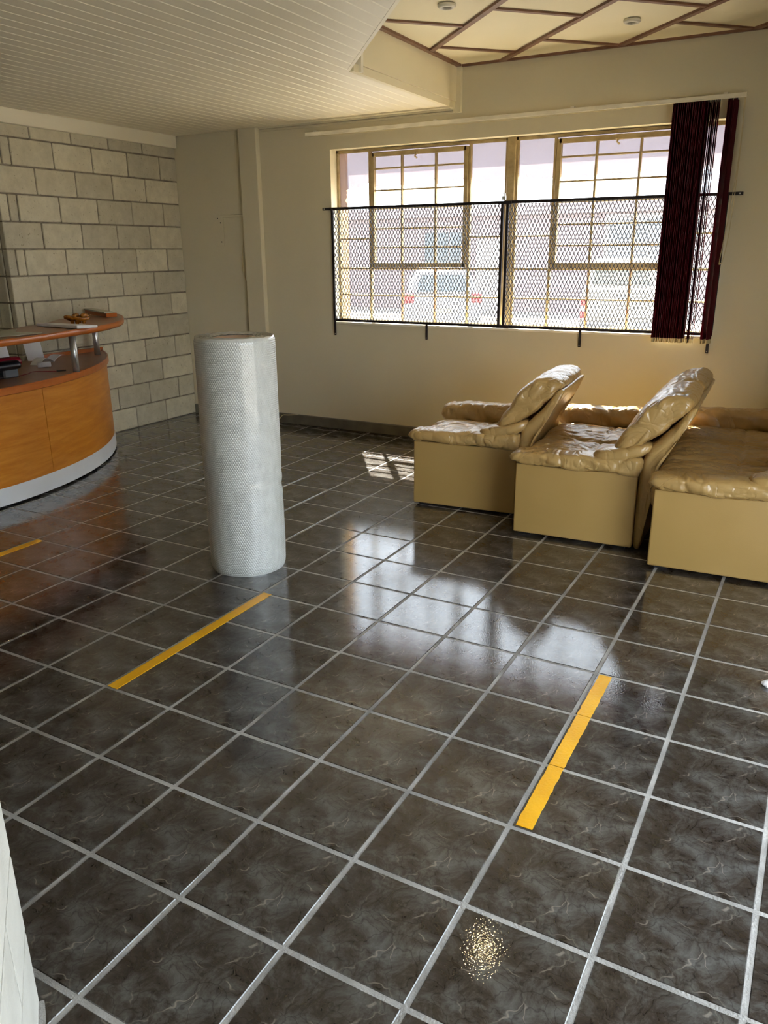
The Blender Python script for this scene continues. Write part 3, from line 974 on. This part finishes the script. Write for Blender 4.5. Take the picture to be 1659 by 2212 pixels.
def sofa(name, seats, x0, y0, theta, label, seed):
    W = 0.8 + 1.45 * seats
    root = tag(empty(name, x0, y0, 0), label, 'sofa' if seats > 1 else 'armchair', 'tan leather suite')
    th = math.radians(theta)
    def fin(mb, nm, mat='leather', smooth=True, bev=0.0, seg=1, par=None):
        c, s = math.cos(th), math.sin(th)
        mb.xf(lambda p: (x0 + p[0] * c - p[1] * s, y0 + p[0] * s + p[1] * c, p[2]))
        return mb.build(nm, M[mat], par or root, bev=bev, seg=seg, smooth=smooth)
    # side panels
    for ya in (0.0, W - 0.36):
        pr = [(0.0, 0.05), (2.06, 0.05), (2.06, 1.36), (1.2, 1.30), (0.0, 1.31)]
        rs = [[(a, yy, c) for a, c in pr] for yy in (ya, ya + 0.36)]
        n5 = 5
        mb = MB().add([p for r_ in rs for p in r_], [tuple(range(4, -1, -1)), tuple(range(5, 10))] + [(k, (k + 1) % 5, 5 + (k + 1) % 5, 5 + k) for k in range(5)])
        fin(mb, 'side_panel', 'leather_flat', True, 0.03, 3)
    for ya in (0.08, W - 0.28):
        for xa in (0.1, 1.75):
            fin(MB().box(xa, xa + 0.2, ya, ya + 0.2, 0.0, 0.05), 'foot', 'black_plastic', False)
    fin(MB().box(0.06, 2.0, 0.34, W - 0.34, 0.06, 1.02), 'seat_base', 'leather_flat', True, 0.03, 2)
    # arm pads
    ell = [(math.copysign(abs(math.cos(a)) ** 0.6, math.cos(a)), math.copysign(abs(math.sin(a)) ** 0.7, math.sin(a))) for a in [2 * math.pi * k / 44 for k in range(44)]]
    for side, yc in ((0, 0.17), (1, W - 0.19)):
        path = []
        for x_ in np.linspace(-0.12, 2.12, 150):
            t = (x_ + 0.12) / 2.24
            e_ = min(1.0, (x_ + 0.12) / 0.22)
            nose = max(0.12, math.sqrt(max(0, 1 - (1 - e_) ** 2)))
            e2 = min(1.0, (2.12 - x_) / 0.12)
            tail = max(0.3, math.sqrt(max(0, 1 - (1 - e2) ** 2)))
            sag = 0.035 * math.sin(t * 3.0)
            path.append((x_, yc, 1.425 + (0.10 if side else 0) + 0.04 * t - sag * 0.3, 0.27 * (0.6 + 0.4 * nose) * tail, (0.125 + 0.035 * t + 0.095 * side) * nose * tail))
        mb = loft_x(ell, path, 0)
        # leather drawn into slanting folds along the outer face
        displace(mb, lambda p: 0.024 * max(0, math.sin((p[0] * 1.5 + p[2] * 4.6) * 4.4 + 1.3 * noise.noise(Vector((p[0] * 1.3 + seed, p[2] * 2, side))))) * min(1, max(0.0, p[0]) * 1.4) + wr(p, 0.024, 3.0, seed + side * 9))
        fin(mb, 'arm_pad')
        # the small pad tucked under the back cushion
        path = []
        for t in np.linspace(0, 1, 26):
            x_ = 1.28 + 0.98 * t
            e_ = max(0.14, math.sqrt(max(0, 1 - (2 * t - 1) ** 4)))
            path.append((x_, yc + 0.02, 1.56 + 0.24 * t ** 1.6, 0.25 * e_, 0.125 * e_))
        mb = loft_x(ell, path, 0)
        displace(mb, lambda p: wr(p, 0.018, 3.2, seed + 3))
        fin(mb, 'wing_pad')
    # seats
    for k in range(seats):
        ya, yb_ = 0.36 + 1.45 * k, 0.36 + 1.45 * (k + 1) + (0.06 if k == seats - 1 else 0)
        prof = smoothpoly([(-0.10, 1.20), (0.02, 1.38), (0.35, 1.43), (0.9, 1.42), (1.5, 1.42), (1.78, 1.40), (1.85, 1.2), (1.3, 1.0), (0.5, 0.98), (0.05, 0.86), (-0.09, 0.92)], 14)
        mb = loft_y(prof, ya, yb_, 70, 0.14, 0.3)
        displace(mb, lambda p: wr(p, 0.030, 2.3, seed + k * 4.1, (1, 1.3, 1)) + 0.05 * math.sin(math.pi * min(1, max(0, (p[1] - ya) / (yb_ - ya)))) + 0.012 * noise.noise(Vector((p[0] * 5, p[1] * 5, seed))) - 0.035 * math.exp(-((p[0] - 1.12) / 0.03) ** 2))
        sc_ = fin(mb, 'seat_cushion')
        pass
    # back shell
    prof = smoothpoly([(2.06, 0.05), (2.19, 0.05), (2.20, 0.7), (2.26, 1.3), (2.44, 1.74), (2.66, 2.06), (2.80, 2.30), (2.84, 2.44), (2.74, 2.44), (2.56, 2.2), (2.32, 1.93), (2.14, 1.72), (2.07, 1.4), (2.05, 0.7)], 5)
    mb = loft_y(prof, 0.0, W, 24, 0.05)
    displace(mb, lambda p: wr(p, 0.014, 2.2, seed + 20, (1, 1, 0.5)))
    fin(mb, 'back_shell', 'leather')
    # back cushions
    bp = [(1.62, 1.60), (1.60, 1.72), (1.86, 2.14), (2.04, 2.39), (2.26, 2.58), (2.52, 2.66), (2.74, 2.60), (2.78, 2.46), (2.58, 2.24), (2.36, 2.02), (2.10, 1.82), (1.82, 1.63)]
    prof = smoothpoly(bp, 12)
    wide = (W - 0.06) / seats
    for k in range(seats):
        ya = 0.02 + wide * k
        mb = loft_y(prof, ya, ya + wide + 0.02, 80, 0.085)
        def fn(p, k=k):
            yy = (p[1] - ya) / wide
            edge = math.exp(-(min(yy, 1 - yy) / 0.09) ** 2)
            g_ = math.sin(p[0] * 22 + 2.5 * noise.noise(Vector((p[0] * 2, p[1] * 2.5, seed)))) * edge
            return wr(p, 0.016, 3.0, seed + 30 + k * 3, (1.3, 0.35, 1.3)) + wr(p, 0.014, 1.2, seed + 50 + k) + 0.012 * g_ + 0.03 * math.sin(math.pi * min(1, max(0, yy)))
        displace(mb, fn)
        fin(mb, 'back_cushion')
    return root
sofa('armchair', 1, 0.06, 4.93, 5.0, 'tan leather armchair, leftmost seat of the suite under the window', 1.3)
sofa('two_seat_sofa', 2, 2.42, 4.21, 2.6, 'tan leather two-seat sofa between the armchair and the longest sofa', 5.1)
sofa('three_seat_sofa', 3, 4.86, 3.67, 3.0, 'tan leather three-seat sofa cut off by the right edge', 9.7)

# ------------------------------------------------------------------ bubble wrap roll
RC = (-0.90, 0.86); RR = 0.60; RHh = 3.66
rw = tag(empty('bubble_wrap_roll', RC[0], RC[1], 0), 'tall roll of clear bubble wrap standing on the floor', 'roll')
def roll_r(a, z):
    dd = 0.006 * noise.noise(Vector((math.cos(a) * 2, math.sin(a) * 2, z * 1.2)))
    band = math.exp(-((z - 1.25 - 0.22 * math.cos(a + 0.5)) / 0.25) ** 2)
    dd += -0.014 * band * (0.5 + 0.5 * math.sin((z - 0.25 * math.cos(a + 0.6)) * 26))
    dd += 0.012 * math.exp(-((z - 0.15) / 0.15) ** 2) * noise.noise(Vector((math.cos(a) * 3, math.sin(a) * 3, 4)))
    base = RR - 0.02 * math.exp(-(z / 0.06) ** 2) - 0.015 * math.exp(-((RHh - z) / 0.04) ** 2)
    return base + dd
b = MB()
NA = 120
rings = []
for z in [0.0, 0.02, 0.05] + list(np.linspace(0.1, RHh - 0.06, 90)) + [RHh - 0.03, RHh]:
    rings.append([(RC[0] + roll_r(a, z) * math.cos(a), RC[1] + roll_r(a, z) * math.sin(a), z) for a in [2 * math.pi * k / NA for k in range(NA)]])
for q, (r_, z) in enumerate([(0.56, 3.665), (0.53, 3.64), (0.50, 3.665), (0.47, 3.64), (0.44, 3.665), (0.41, 3.64), (0.38, 3.66), (0.35, 3.63), (0.32, 3.65)]):
    rings.append([(RC[0] + (r_ + 0.008 * noise.noise(Vector((math.cos(a) * 4, math.sin(a) * 4, q)))) * math.cos(a), RC[1] + r_ * math.sin(a), z + 0.012 * noise.noise(Vector((math.cos(a) * 6, math.sin(a) * 6, q * 3)))) for a in [2 * math.pi * k / NA for k in range(NA)]])
b.rings(rings, cap=False)
b.build('wrapped_layers', M['bubble'], rw, smooth=True)
MB().lathe((RC[0], RC[1], 0.05), [(0.31, 0.0), (0.31, 3.585), (0.27, 3.585), (0.27, 0.0)], 40, cap=False).build('core_tube', M['core'], rw, smooth=True)
b = MB()
pitch = 0.0355
rows_n = int((RHh - 0.06) / (pitch * 0.866))
per = int(2 * math.pi * RR / pitch)
vs, fs = [], []
for r_ in range(rows_n):
    z = 0.04 + r_ * pitch * 0.866
    for k in range(per):
        a = 2 * math.pi * (k + 0.5 * (r_ % 2)) / per
        ca, sa = math.cos(a), math.sin(a)
        rad = roll_r(a, z)
        o = len(vs)
        for (q, h, m_) in ((0.0165, 0.0, 6), (0.0125, 0.0034, 6)):
            for t in range(m_):
                tt = 2 * math.pi * t / m_
                u, w_ = q * math.cos(tt), q * math.sin(tt)
                vs.append((RC[0] + (rad + h) * ca - sa * u, RC[1] + (rad + h) * sa + ca * u, z + w_))
        vs.append((RC[0] + (rad + 0.0044) * ca, RC[1] + (rad + 0.0044) * sa, z))
        for t in range(6):
            t2 = (t + 1) % 6
            fs.append((o + t, o + t2, o + 6 + t2, o + 6 + t))
            fs.append((o + 6 + t, o + 6 + t2, o + 12))
b.v, b.f = vs, fs
bb = b.build('bubbles', M['bubble'], rw, smooth=True)
bb['kind'] = 'stuff'

# ------------------------------------------------------------------ reception desk
DC = (-13.9, 0.9)
dk = tag(empty('reception_desk', -9.0, 2.5, 0), 'curved orange wood reception desk with raised counter and silver plinth', 'desk')
def arc(r0, r1, a0, a1, z0, z1, n=48):
    rs = []
    for a in np.linspace(math.radians(a0), math.radians(a1), n):
        c, s = math.cos(a), math.sin(a)
        rs.append([(DC[0] + r0 * c, DC[1] + r0 * s, z0), (DC[0] + r1 * c, DC[1] + r1 * s, z0), (DC[0] + r1 * c, DC[1] + r1 * s, z1), (DC[0] + r0 * c, DC[1] + r0 * s, z1)])
    return MB().rings(rs)
AE = 59.0
for a0, a1 in ((-42, 11.75), (11.85, AE)):
    arc(6.62, 6.80, a0, a1, 0.40, 2.22).build('front_panel', M['wood'], dk)
arc(6.60, 6.815, -42, AE + 0.1, 0.045, 0.40).build('plinth', M['kick'], dk)
arc(6.55, 6.72, -42, AE, 0.0, 0.045).build('plinth_gap_shade', M['dark'], dk)  # solid black strip painting the shade under the plinth
def poly_top(ro, z0, z1, name, mat, ri=4.2):
    pts = [(DC[0] + ro * math.cos(a), DC[1] + ro * math.sin(a)) for a in np.radians(np.linspace(-42, AE - 0.2, 60))]
    inn = [(DC[0] + ri * math.cos(a), DC[1] + ri * math.sin(a)) for a in np.radians(np.linspace(AE - 14, -42, 40))]
    pts = pts + [(XW + 0.06, pts[-1][1]), (XW + 0.06, YC - 0.12)] + [p for p in inn if p[1] < YC - 0.2]
    return MB().prism(pts, z0, z1).build(name, mat, dk, org=(-9 * T, 2.5 * T, z0 * T))
poly_top(6.80, 2.22, 2.345, 'worktop', M['wood_top'])
arc(6.80, 6.86, -42, AE, 2.205, 2.36).build('worktop_edging', M['wood_edge'], dk, bev=0.015)
MB().box(XW + 0.03, XW + 0.09, 4.4, 6.76, 2.345, 2.44).build('back_rail', M['wood_edge'], dk)
# raised counter: a crescent with a rounded far end
ro_, ri_ = 6.95, 5.45
outer = [(DC[0] + ro_ * math.cos(a), DC[1] + ro_ * math.sin(a)) for a in np.radians(np.linspace(-42, 19.0, 40))]
end = spline([outer[-1], (-7.46, 3.75), (-7.70, 4.5), (-8.17, 5.35), (-8.72, 6.02), (-9.30, 6.58), (-9.85, 7.0), (-10.2, 7.15), (-10.37, 7.05), (-10.385, 6.5)], 6)[1:]
inner = [(-10.38, 5.95), (-9.9, 5.0), (-9.2, 4.1)] + [(DC[0] + ri_ * math.cos(a), DC[1] + ri_ * math.sin(a)) for a in np.radians(np.linspace(29, -42, 40))]
cp = outer + end + inner
MB().prism(cp, 3.18, 3.285).build('raised_counter', M['wood_top'], dk, org=(-9 * T, 2.5 * T, 3.18 * T))
er = []
path_e = outer + end[:-3]
for i, p in enumerate(path_e):
    pa, pb = path_e[max(0, i - 1)], path_e[min(len(path_e) - 1, i + 1)]
    tx, ty = pb[0] - pa[0], pb[1] - pa[1]
    L = math.hypot(tx, ty)
    nx, ny = ty / L, -tx / L
    er.append([(p[0] + nx * q, p[1] + ny * q, z) for q, z in ((0.0, 3.155), (0.035, 3.16), (0.05, 3.20), (0.05, 3.26), (0.035, 3.29), (0.0, 3.295))])
MB().rings(er).build('counter_edging', M['wood_edge'], dk, smooth=True)
for (x_, y_) in ((-7.62, 3.53), (-9.72, 6.02), (-7.35, -0.6)):
    MB().lathe((x_, y_, 2.345), [(0.075, 0.0), (0.075, 0.84)], 24).build('counter_post', M['chrome'], dk, smooth=True)

# things on the raised counter
CT = 3.297
b = MB()
b.add([(-8.86, 3.62, CT), (-7.34, 3.46, CT), (-7.22, 3.92, CT), (-8.80, 4.12, CT), (-8.86, 3.62, CT + 0.05), (-7.34, 3.46, CT + 0.075), (-7.22, 3.92, CT + 0.05), (-8.80, 4.12, CT + 0.03)],
      [(0, 1, 2, 3), (7, 6, 5, 4), (0, 4, 5, 1), (1, 5, 6, 2), (2, 6, 7, 3), (3, 7, 4, 0)])
pb_ = tag(b.build('paper_booklet', M['paper'], bev=0.01), 'white folded papers lying on the raised counter before the brown carving', 'papers')
cv = tag(empty('carved_ornament', -8.45, 4.45, CT), 'small glossy brown carved bowl on the raised counter', 'ornament')
MB().lathe((-8.45, 4.45, CT + 0.05), [(0.05, 0.0), (0.20, 0.02), (0.30, 0.09), (0.31, 0.13), (0.27, 0.125), (0.18, 0.06), (0.03, 0.05)], 28).xf(lambda p: (p[0] + 0.04 * math.sin(p[1] * 9), p[1], p[2] + 0.03 * math.sin(p[0] * 11))).build('bowl', M['gold_wood'], cv, smooth=True)
for a in (0.6, 2.2, 3.8, 5.4):
    MB().lathe((-8.45 + 0.13 * math.cos(a), 4.45 + 0.13 * math.sin(a), CT), [(0.035, 0.0), (0.05, 0.07)], 10).build('foot', M['gold_wood'], cv)
for k in range(4):
    a = k * 1.5
    MB().lathe((-8.42 + 0.12 * math.cos(a), 4.48 + 0.12 * math.sin(a), CT + 0.13), [(0.02, 0.0), (0.07, 0.03), (0.06, 0.08), (0.01, 0.1)], 10).build('nut', M['gold_wood'], cv, smooth=True)
pf = tag(empty('pen_tray', -9.75, 6.4, CT), 'narrow wooden tray propped at the rounded end of the raised counter', 'tray')
b = MB().bar((-10.25, 6.42, CT + 0.1), (-9.15, 6.12, CT + 0.06), 0.30, 0.10)
b.build('tray_body', M['wood_edge'], pf, bev=0.01)
MB().bar((-10.23, 6.36, CT + 0.165), (-9.17, 6.06, CT + 0.125), 0.26, 0.03).build('tray_top', M['sheet'], pf)
b = MB()
pts = [(-7.38, 1.2), (-7.2, 2.4), (-7.32, 2.55), (-7.9, 2.35), (-8.5, 2.85), (-8.35, 1.3)]
tag(MB().prism(pts, CT, CT + 0.012).build('magazine_sheet', M['sheet']), 'grey glossy sheet lying on the raised counter at the left edge', 'paper')

# things on the worktop
WT = 2.348
ph = tag(empty('card_machine', -8.45, 2.2, WT), 'dark card machine on a grey stand on the desk worktop', 'card machine')
prf = smoothpoly([(-8.85, WT + 0.16), (-8.5, WT + 0.30), (-8.2, WT + 0.36), (-8.06, WT + 0.30), (-8.1, WT + 0.18), (-8.5, WT + 0.1), (-8.85, WT + 0.06)], 5)
loft_y(prf, 1.4, 2.55, 14, 0.1).build('handset', M['black_plastic'], ph, smooth=True)
MB().box(-8.4, -8.12, 2.1, 2.46, WT, WT + 0.2).build('stand', M['grey_plastic'], ph, bev=0.03)
MB().box(-9.2, -8.15, 1.2, 2.3, WT, WT + 0.08).build('base', M['black_plastic'], ph, bev=0.03)
loft_y([(p[0] - 0.18, p[1] + 0.05) for p in prf], 1.9, 2.7, 14, 0.1).build('keypad_cover', M['red_plastic'], ph, smooth=True)
cdn = tag(MB().add([(-10.2, 4.28, WT), (-9.98, 4.60, WT), (-10.0, 4.62, WT), (-10.22, 4.30, WT), (-10.26, 4.22, WT + 0.62), (-10.04, 4.54, WT + 0.62), (-10.06, 4.56, WT + 0.62), (-10.28, 4.24, WT + 0.62)],
      [(0, 1, 2, 3), (7, 6, 5, 4), (0, 4, 5, 1), (1, 5, 6, 2), (2, 6, 7, 3), (3, 7, 4, 0)]).build('upright_card', M['paper']), 'white printed card standing upright on the desk worktop', 'card')
b = MB()
rs = []
for t in np.linspace(0, 1, 26):
    a = 2.2 * t
    c = (-9.3 - 0.35 * math.sin(a * 0.7), 3.75 + 1.05 * t, WT + 0.015 + 0.12 * abs(math.sin(t * 5.2)))
    rs.append([(c[0] - 0.14, c[1], c[2]), (c[0] + 0.14, c[1] + 0.05, c[2]), (c[0] + 0.14, c[1] + 0.05, c[2] + 0.008), (c[0] - 0.14, c[1], c[2] + 0.008)])
tag(b.rings(rs).build('receipt_strip', M['paper']), 'curling strip of white receipt paper behind the card machine', 'paper')
b = MB().tube([(-8.98, 3.6, WT + 0.06), (-8.85, 3.85, WT + 0.06)], 0.06, 16)
tag(b.build('paper_roll', M['paper'], smooth=True), 'small white till roll lying beside the receipt strip', 'paper roll')
pth = spline([(-8.2, 2.5, WT + 0.012), (-8.3, 2.8, WT + 0.012), (-8.45, 3.05, WT + 0.012), (-8.25, 3.2, WT + 0.012), (-8.05, 3.35, WT + 0.012)], 6)
cab = tag(empty('stylus_cable', -8.2, 2.5, WT), 'thin dark cable with a plug end on the desk worktop', 'cable')
MB().tube(pth, 0.009, 6).build('wire', M['red_plastic'], cab)
MB().tube([(-8.05, 3.35, WT + 0.018), (-7.95, 3.52, WT + 0.018)], 0.017, 8).build('plug', M['black_plastic'], cab)
tag(MB().add([(-9.8, 3.05, WT), (-9.62, 3.42, WT), (-9.66, 3.44, WT), (-9.84, 3.07, WT), (-9.86, 3.0, WT + 0.55), (-9.68, 3.37, WT + 0.5), (-9.72, 3.39, WT + 0.5), (-9.9, 3.02, WT + 0.55)],
      [(0, 1, 2, 3), (7, 6, 5, 4), (0, 4, 5, 1), (1, 5, 6, 2), (2, 6, 7, 3), (3, 7, 4, 0)]).build('note_card', M['paper']), 'small white note propped under the raised counter at the left edge', 'note')

# ------------------------------------------------------------------ floor tapes and litter
def tape(x0, pieces, label, seed):
    r_ = random.Random(seed)
    o = tag(empty('floor_tape', x0, pieces[0][0], 0), label, 'tape', 'yellow floor tapes')
    for (ya, yb_) in pieces:
        n = 18
        L = [(x0 + 0.025 + r_.uniform(-0.004, 0.004), ya + (yb_ - ya) * k / n) for k in range(n + 1)]
        R_ = [(x0 + 0.175 + r_.uniform(-0.004, 0.004), ya + (yb_ - ya) * k / n + r_.uniform(-0.003, 0.003)) for k in range(n, -1, -1)]
        MB().prism(L + R_, 0.0005, 0.006).build('strip', M['yellow'], o)
tape(0.0, [(-2.99, 0.02)], 'long yellow tape strip on the floor in front of the bubble wrap roll', 1)
tape(5.02, [(-2.96, -1.99), (-1.98, -0.99), (-0.98, -0.02)], 'yellow tape strip in three lengths on the right, by the sofas', 2)
tape(-4.99, [(-2.99, -0.02)], 'yellow tape strip on the floor before the reception desk', 3)
b = MB()
rs = []
rr_ = random.Random(3)
for k in range(6):
    t = k / 5
    rs.append([(6.76 + 0.16 * t, 0.64 + 0.06 * math.sin(a) * (0.3 + math.sin(math.pi * t)) + rr_.uniform(-.01, .01), 0.03 + 0.03 * math.cos(a) * (0.3 + math.sin(math.pi * t))) for a in np.linspace(0, 2 * math.pi, 9)[:-1]])
tag(b.rings(rs).build('paper_scrap', M['paper']), 'crumpled white scrap on the floor at the right edge', 'litter')

# ------------------------------------------------------------------ street outside: building, vehicles
YS = 70.0
fb = tag(empty('warehouse', -20, YS, -1.0), 'low mauve warehouse across the street with grey roller shutters', 'building')
MB().box(-90, 40, YS, YS + 12, -1, 8.2).build('wall', M['facade'], fb)
MB().box(-90, 40, YS - 0.6, YS + 12.5, 8.2, 9.2).build('parapet', M['facade'], fb)
for xa in (-12.6, -1.0):
    s = MB().box(xa, xa + 8.8, YS - 0.1, YS + 0.2, -1, 8.0).build('shutter_frame', M['facade_pale'], fb)
    for k in range(16):
        MB().box(xa + 0.5, xa + 8.3, YS - 0.22, YS - 0.08, -0.95 + 0.40 * k, -0.95 + 0.40 * k + 0.34).build('shutter_slat', M['shutter'], s)
    MB().box(xa + 0.5, xa + 8.3, YS - 0.3, YS - 0.08, 5.5, 7.6).build('shutter_hood', M['grey_plastic'], s)
for xa in (-31.5,):
    fr = MB().box(xa, xa + 4.5, YS - 0.12, YS + 0.1, 3.0, 7.0).build('window_frame', M['facade'], fb)
    for k in range(3):
        MB().box(xa + 0.2 + k * 1.42, xa + 1.5 + k * 1.42, YS - 0.16, YS - 0.1, 3.3, 6.7).build('pane', M['dark_glass'], fr)
MB().box(-25.5, -21.5, YS - 0.15, YS + 0.1, -1, 6.0).build('door', M['facade_pale'], fb)

def veh(name, cx_, yr, w, label, kind, mat, yaw):
    """vehicle seen from behind; rear face at y=yr, nose towards +y; metres = T * tiles"""
    gz = -1.0
    v = tag(empty(name, cx_, yr + 5, gz), label, 'car', 'vehicles parked outside')
    def sec(y, prof):
        return [(cx_ + px_ * w / 2, y, gz + pz_) for px_, pz_ in prof]
    def rr(hw, z0, z1, tw=None, c=0.12):
        tw = tw or hw
        return [(-hw + c, z0), (hw - c, z0), (hw, z0 + 0.35), (hw, (z0 + z1) / 2), (tw, z1 - 0.3), (tw - c, z1), (-tw + c, z1), (-tw, z1 - 0.3), (-hw, (z0 + z1) / 2), (-hw, z0 + 0.35)]
    if kind == 'hatch':
        body = [sec(yr, rr(0.94, 0.9, 2.6, 0.9)), sec(yr + 0.25, rr(0.99, 0.75, 2.9, 0.92)), sec(yr + 0.5, rr(1.0, 0.7, 3.1, 0.93)), sec(yr + 8, rr(1.0, 0.7, 3.0, 0.93)), sec(yr + 12.4, rr(0.96, 0.75, 2.5, 0.86)), sec(yr + 13.2, rr(0.86, 0.9, 1.9, 0.76))]
        MB().rings(body).rot(yaw, (cx_, yr)).build('body', M[mat], v, bev=0.05, smooth=True)
        cab_ = [sec(yr + 0.3, rr(0.88, 2.8, 3.2, 0.86, 0.08)), sec(yr + 1.0, rr(0.86, 2.7, 4.45, 0.68, 0.1)), sec(yr + 1.6, rr(0.86, 2.7, 4.72, 0.68, 0.1)), sec(yr + 6.2, rr(0.86, 2.7, 4.72, 0.68, 0.1)), sec(yr + 8.8, rr(0.86, 2.7, 3.1, 0.8, 0.1))]
        MB().rings(cab_).rot(yaw, (cx_, yr)).build('cabin', M[mat], v, bev=0.04, smooth=True)
        gl = [(-0.66, 3.12, 0.30), (0.66, 3.12, 0.30), (0.54, 4.25, 0.86), (-0.54, 4.25, 0.86)]
        vs = [(cx_ + a * w / 2, yr + y_ - 0.12, gz + z_) for a, z_, y_ in gl] + [(cx_ + a * w / 2, yr + y_ + 0.1, gz + z_) for a, z_, y_ in gl]
        MB().add(vs, [(0, 1, 2, 3), (7, 6, 5, 4), (0, 4, 5, 1), (1, 5, 6, 2), (2, 6, 7, 3), (3, 7, 4, 0)]).rot(yaw, (cx_, yr)).build('rear_window', M['dark_glass'], v)
        for s in (-1, 1):
            MB().box(cx_ + s * 0.86 * w / 2 - 0.38, cx_ + s * 0.86 * w / 2 + 0.38, yr - 0.06, yr + 0.6, gz + 2.35, gz + 3.0).rot(yaw, (cx_, yr)).build('tail_light', M['tail_red'], v, bev=0.1, seg=2)
            gs = [(s * 0.90, 3.05, 1.6), (s * 0.90, 3.05, 7.4), (s * 0.73, 4.35, 6.2), (s * 0.73, 4.35, 1.9)]
            vs = [(cx_ + a * w / 2 + s * 0.02, yr + y_, gz + z_) for a, z_, y_ in gs] + [(cx_ + a * w / 2 - s * 0.25, yr + y_, gz + z_) for a, z_, y_ in gs]
            MB().add(vs, [(0, 1, 2, 3), (7, 6, 5, 4), (0, 4, 5, 1), (1, 5, 6, 2), (2, 6, 7, 3), (3, 7, 4, 0)]).rot(yaw, (cx_, yr)).build('side_window', M['dark_glass'], v)
        MB().box(cx_ - 0.97 * w / 2, cx_ + 0.97 * w / 2, yr - 0.2, yr + 0.4, gz + 0.85, gz + 1.5).rot(yaw, (cx_, yr)).build('bumper', M[mat], v, bev=0.12, seg=2)
        MB().box(cx_ - 0.75, cx_ + 0.75, yr - 0.08, yr + 0.02, gz + 1.65, gz + 1.98).rot(yaw, (cx_, yr)).build('number_plate', M['sheet'], v)
    else:
        MB().rings([sec(yr, rr(0.97, 1.4, 3.5, 0.97, 0.04)), sec(yr + 6.5, rr(0.97, 1.4, 3.5, 0.97, 0.04))]).rot(yaw, (cx_, yr)).build('load_bed', M[mat], v, bev=0.04)
        MB().rings([sec(yr + 6.6, rr(0.96, 1.0, 5.0, 0.78, 0.08)), sec(yr + 7.2, rr(0.96, 1.0, 5.3, 0.78, 0.08)), sec(yr + 10.5, rr(0.96, 1.0, 5.3, 0.78, 0.08)), sec(yr + 12.5, rr(0.96, 1.0, 3.5, 0.85, 0.08)), sec(yr + 15.5, rr(0.94, 1.0, 3.1, 0.85, 0.08))]).rot(yaw, (cx_, yr)).build('cab', M[mat], v, bev=0.05, smooth=True)
        vs = [(cx_ + a * w / 2, yr + y_, gz + z_) for y_ in (6.5, 6.8) for a, z_ in ((-0.74, 3.6), (0.74, 3.6), (0.66, 4.95), (-0.66, 4.95))]
        MB().add(vs, [(0, 1, 2, 3), (7, 6, 5, 4), (0, 4, 5, 1), (1, 5, 6, 2), (2, 6, 7, 3), (3, 7, 4, 0)]).rot(yaw, (cx_, yr)).build('rear_window', M['dark_glass'], v)
        tg = MB().box(cx_ - 0.84 * w / 2, cx_ + 0.84 * w / 2, yr - 0.12, yr + 0.05, gz + 1.75, gz + 3.5).rot(yaw, (cx_, yr)).build('tailgate', M[mat], v, bev=0.05)
        MB().box(cx_ - 0.45, cx_ + 0.45, yr - 0.18, yr - 0.1, gz + 2.95, gz + 3.2).rot(yaw, (cx_, yr)).build('tailgate_handle', M['grey_plastic'], tg)
        for s in (-1, 1):
            lo = cx_ + s * 0.91 * w / 2
            for (z0_, z1_, mm) in ((1.75, 2.2, 'tail_red'), (2.2, 2.5, 'paper'), (2.5, 3.0, 'tail_red')):
                MB().box(lo - 0.17, lo + 0.17, yr - 0.14, yr + 0.1, gz + z0_, gz + z1_).rot(yaw, (cx_, yr)).build('tail_light', M[mm], v)
        MB().box(cx_ - 0.95 * w / 2, cx_ + 0.95 * w / 2, yr - 0.5, yr - 0.1, gz + 1.1, gz + 1.5).rot(yaw, (cx_, yr)).build('bumper', M['grey_plastic'], v, bev=0.05)
        MB().box(cx_ - 0.75, cx_ + 0.75, yr - 0.56, yr - 0.48, gz + 1.15, gz + 1.45).rot(yaw, (cx_, yr)).build('number_plate', M['sheet'], v)
    for s in (-1, 1):
        for yy in (yr + 2.4, yr + 10.4):
            MB().rings([[(cx_ + s * (w / 2 - 0.05) + dx, yy + r_ * math.cos(t), gz + 0.98 + r_ * math.sin(t)) for t in [2 * math.pi * q / 20 for q in range(20)]] for dx, r_ in ((-0.6 if s > 0 else 0.6, 0.9), (-0.6 if s > 0 else 0.6, 0.98), (-0.02 * s, 0.98), (0.0, 0.6))]).rot(yaw, (cx_, yr)).build('wheel', M['tyre'], v, smooth=False)
    return v
veh('hatchback_car', -17.3, 44.0, 5.6, 'white hatchback car parked outside the left half of the window', 'hatch', 'car_white', math.radians(27))
veh('pickup_truck', -4.45, 43.0, 5.3, 'ivory pickup truck parked outside beside the maroon blind', 'pickup', 'car_cream', math.radians(14))
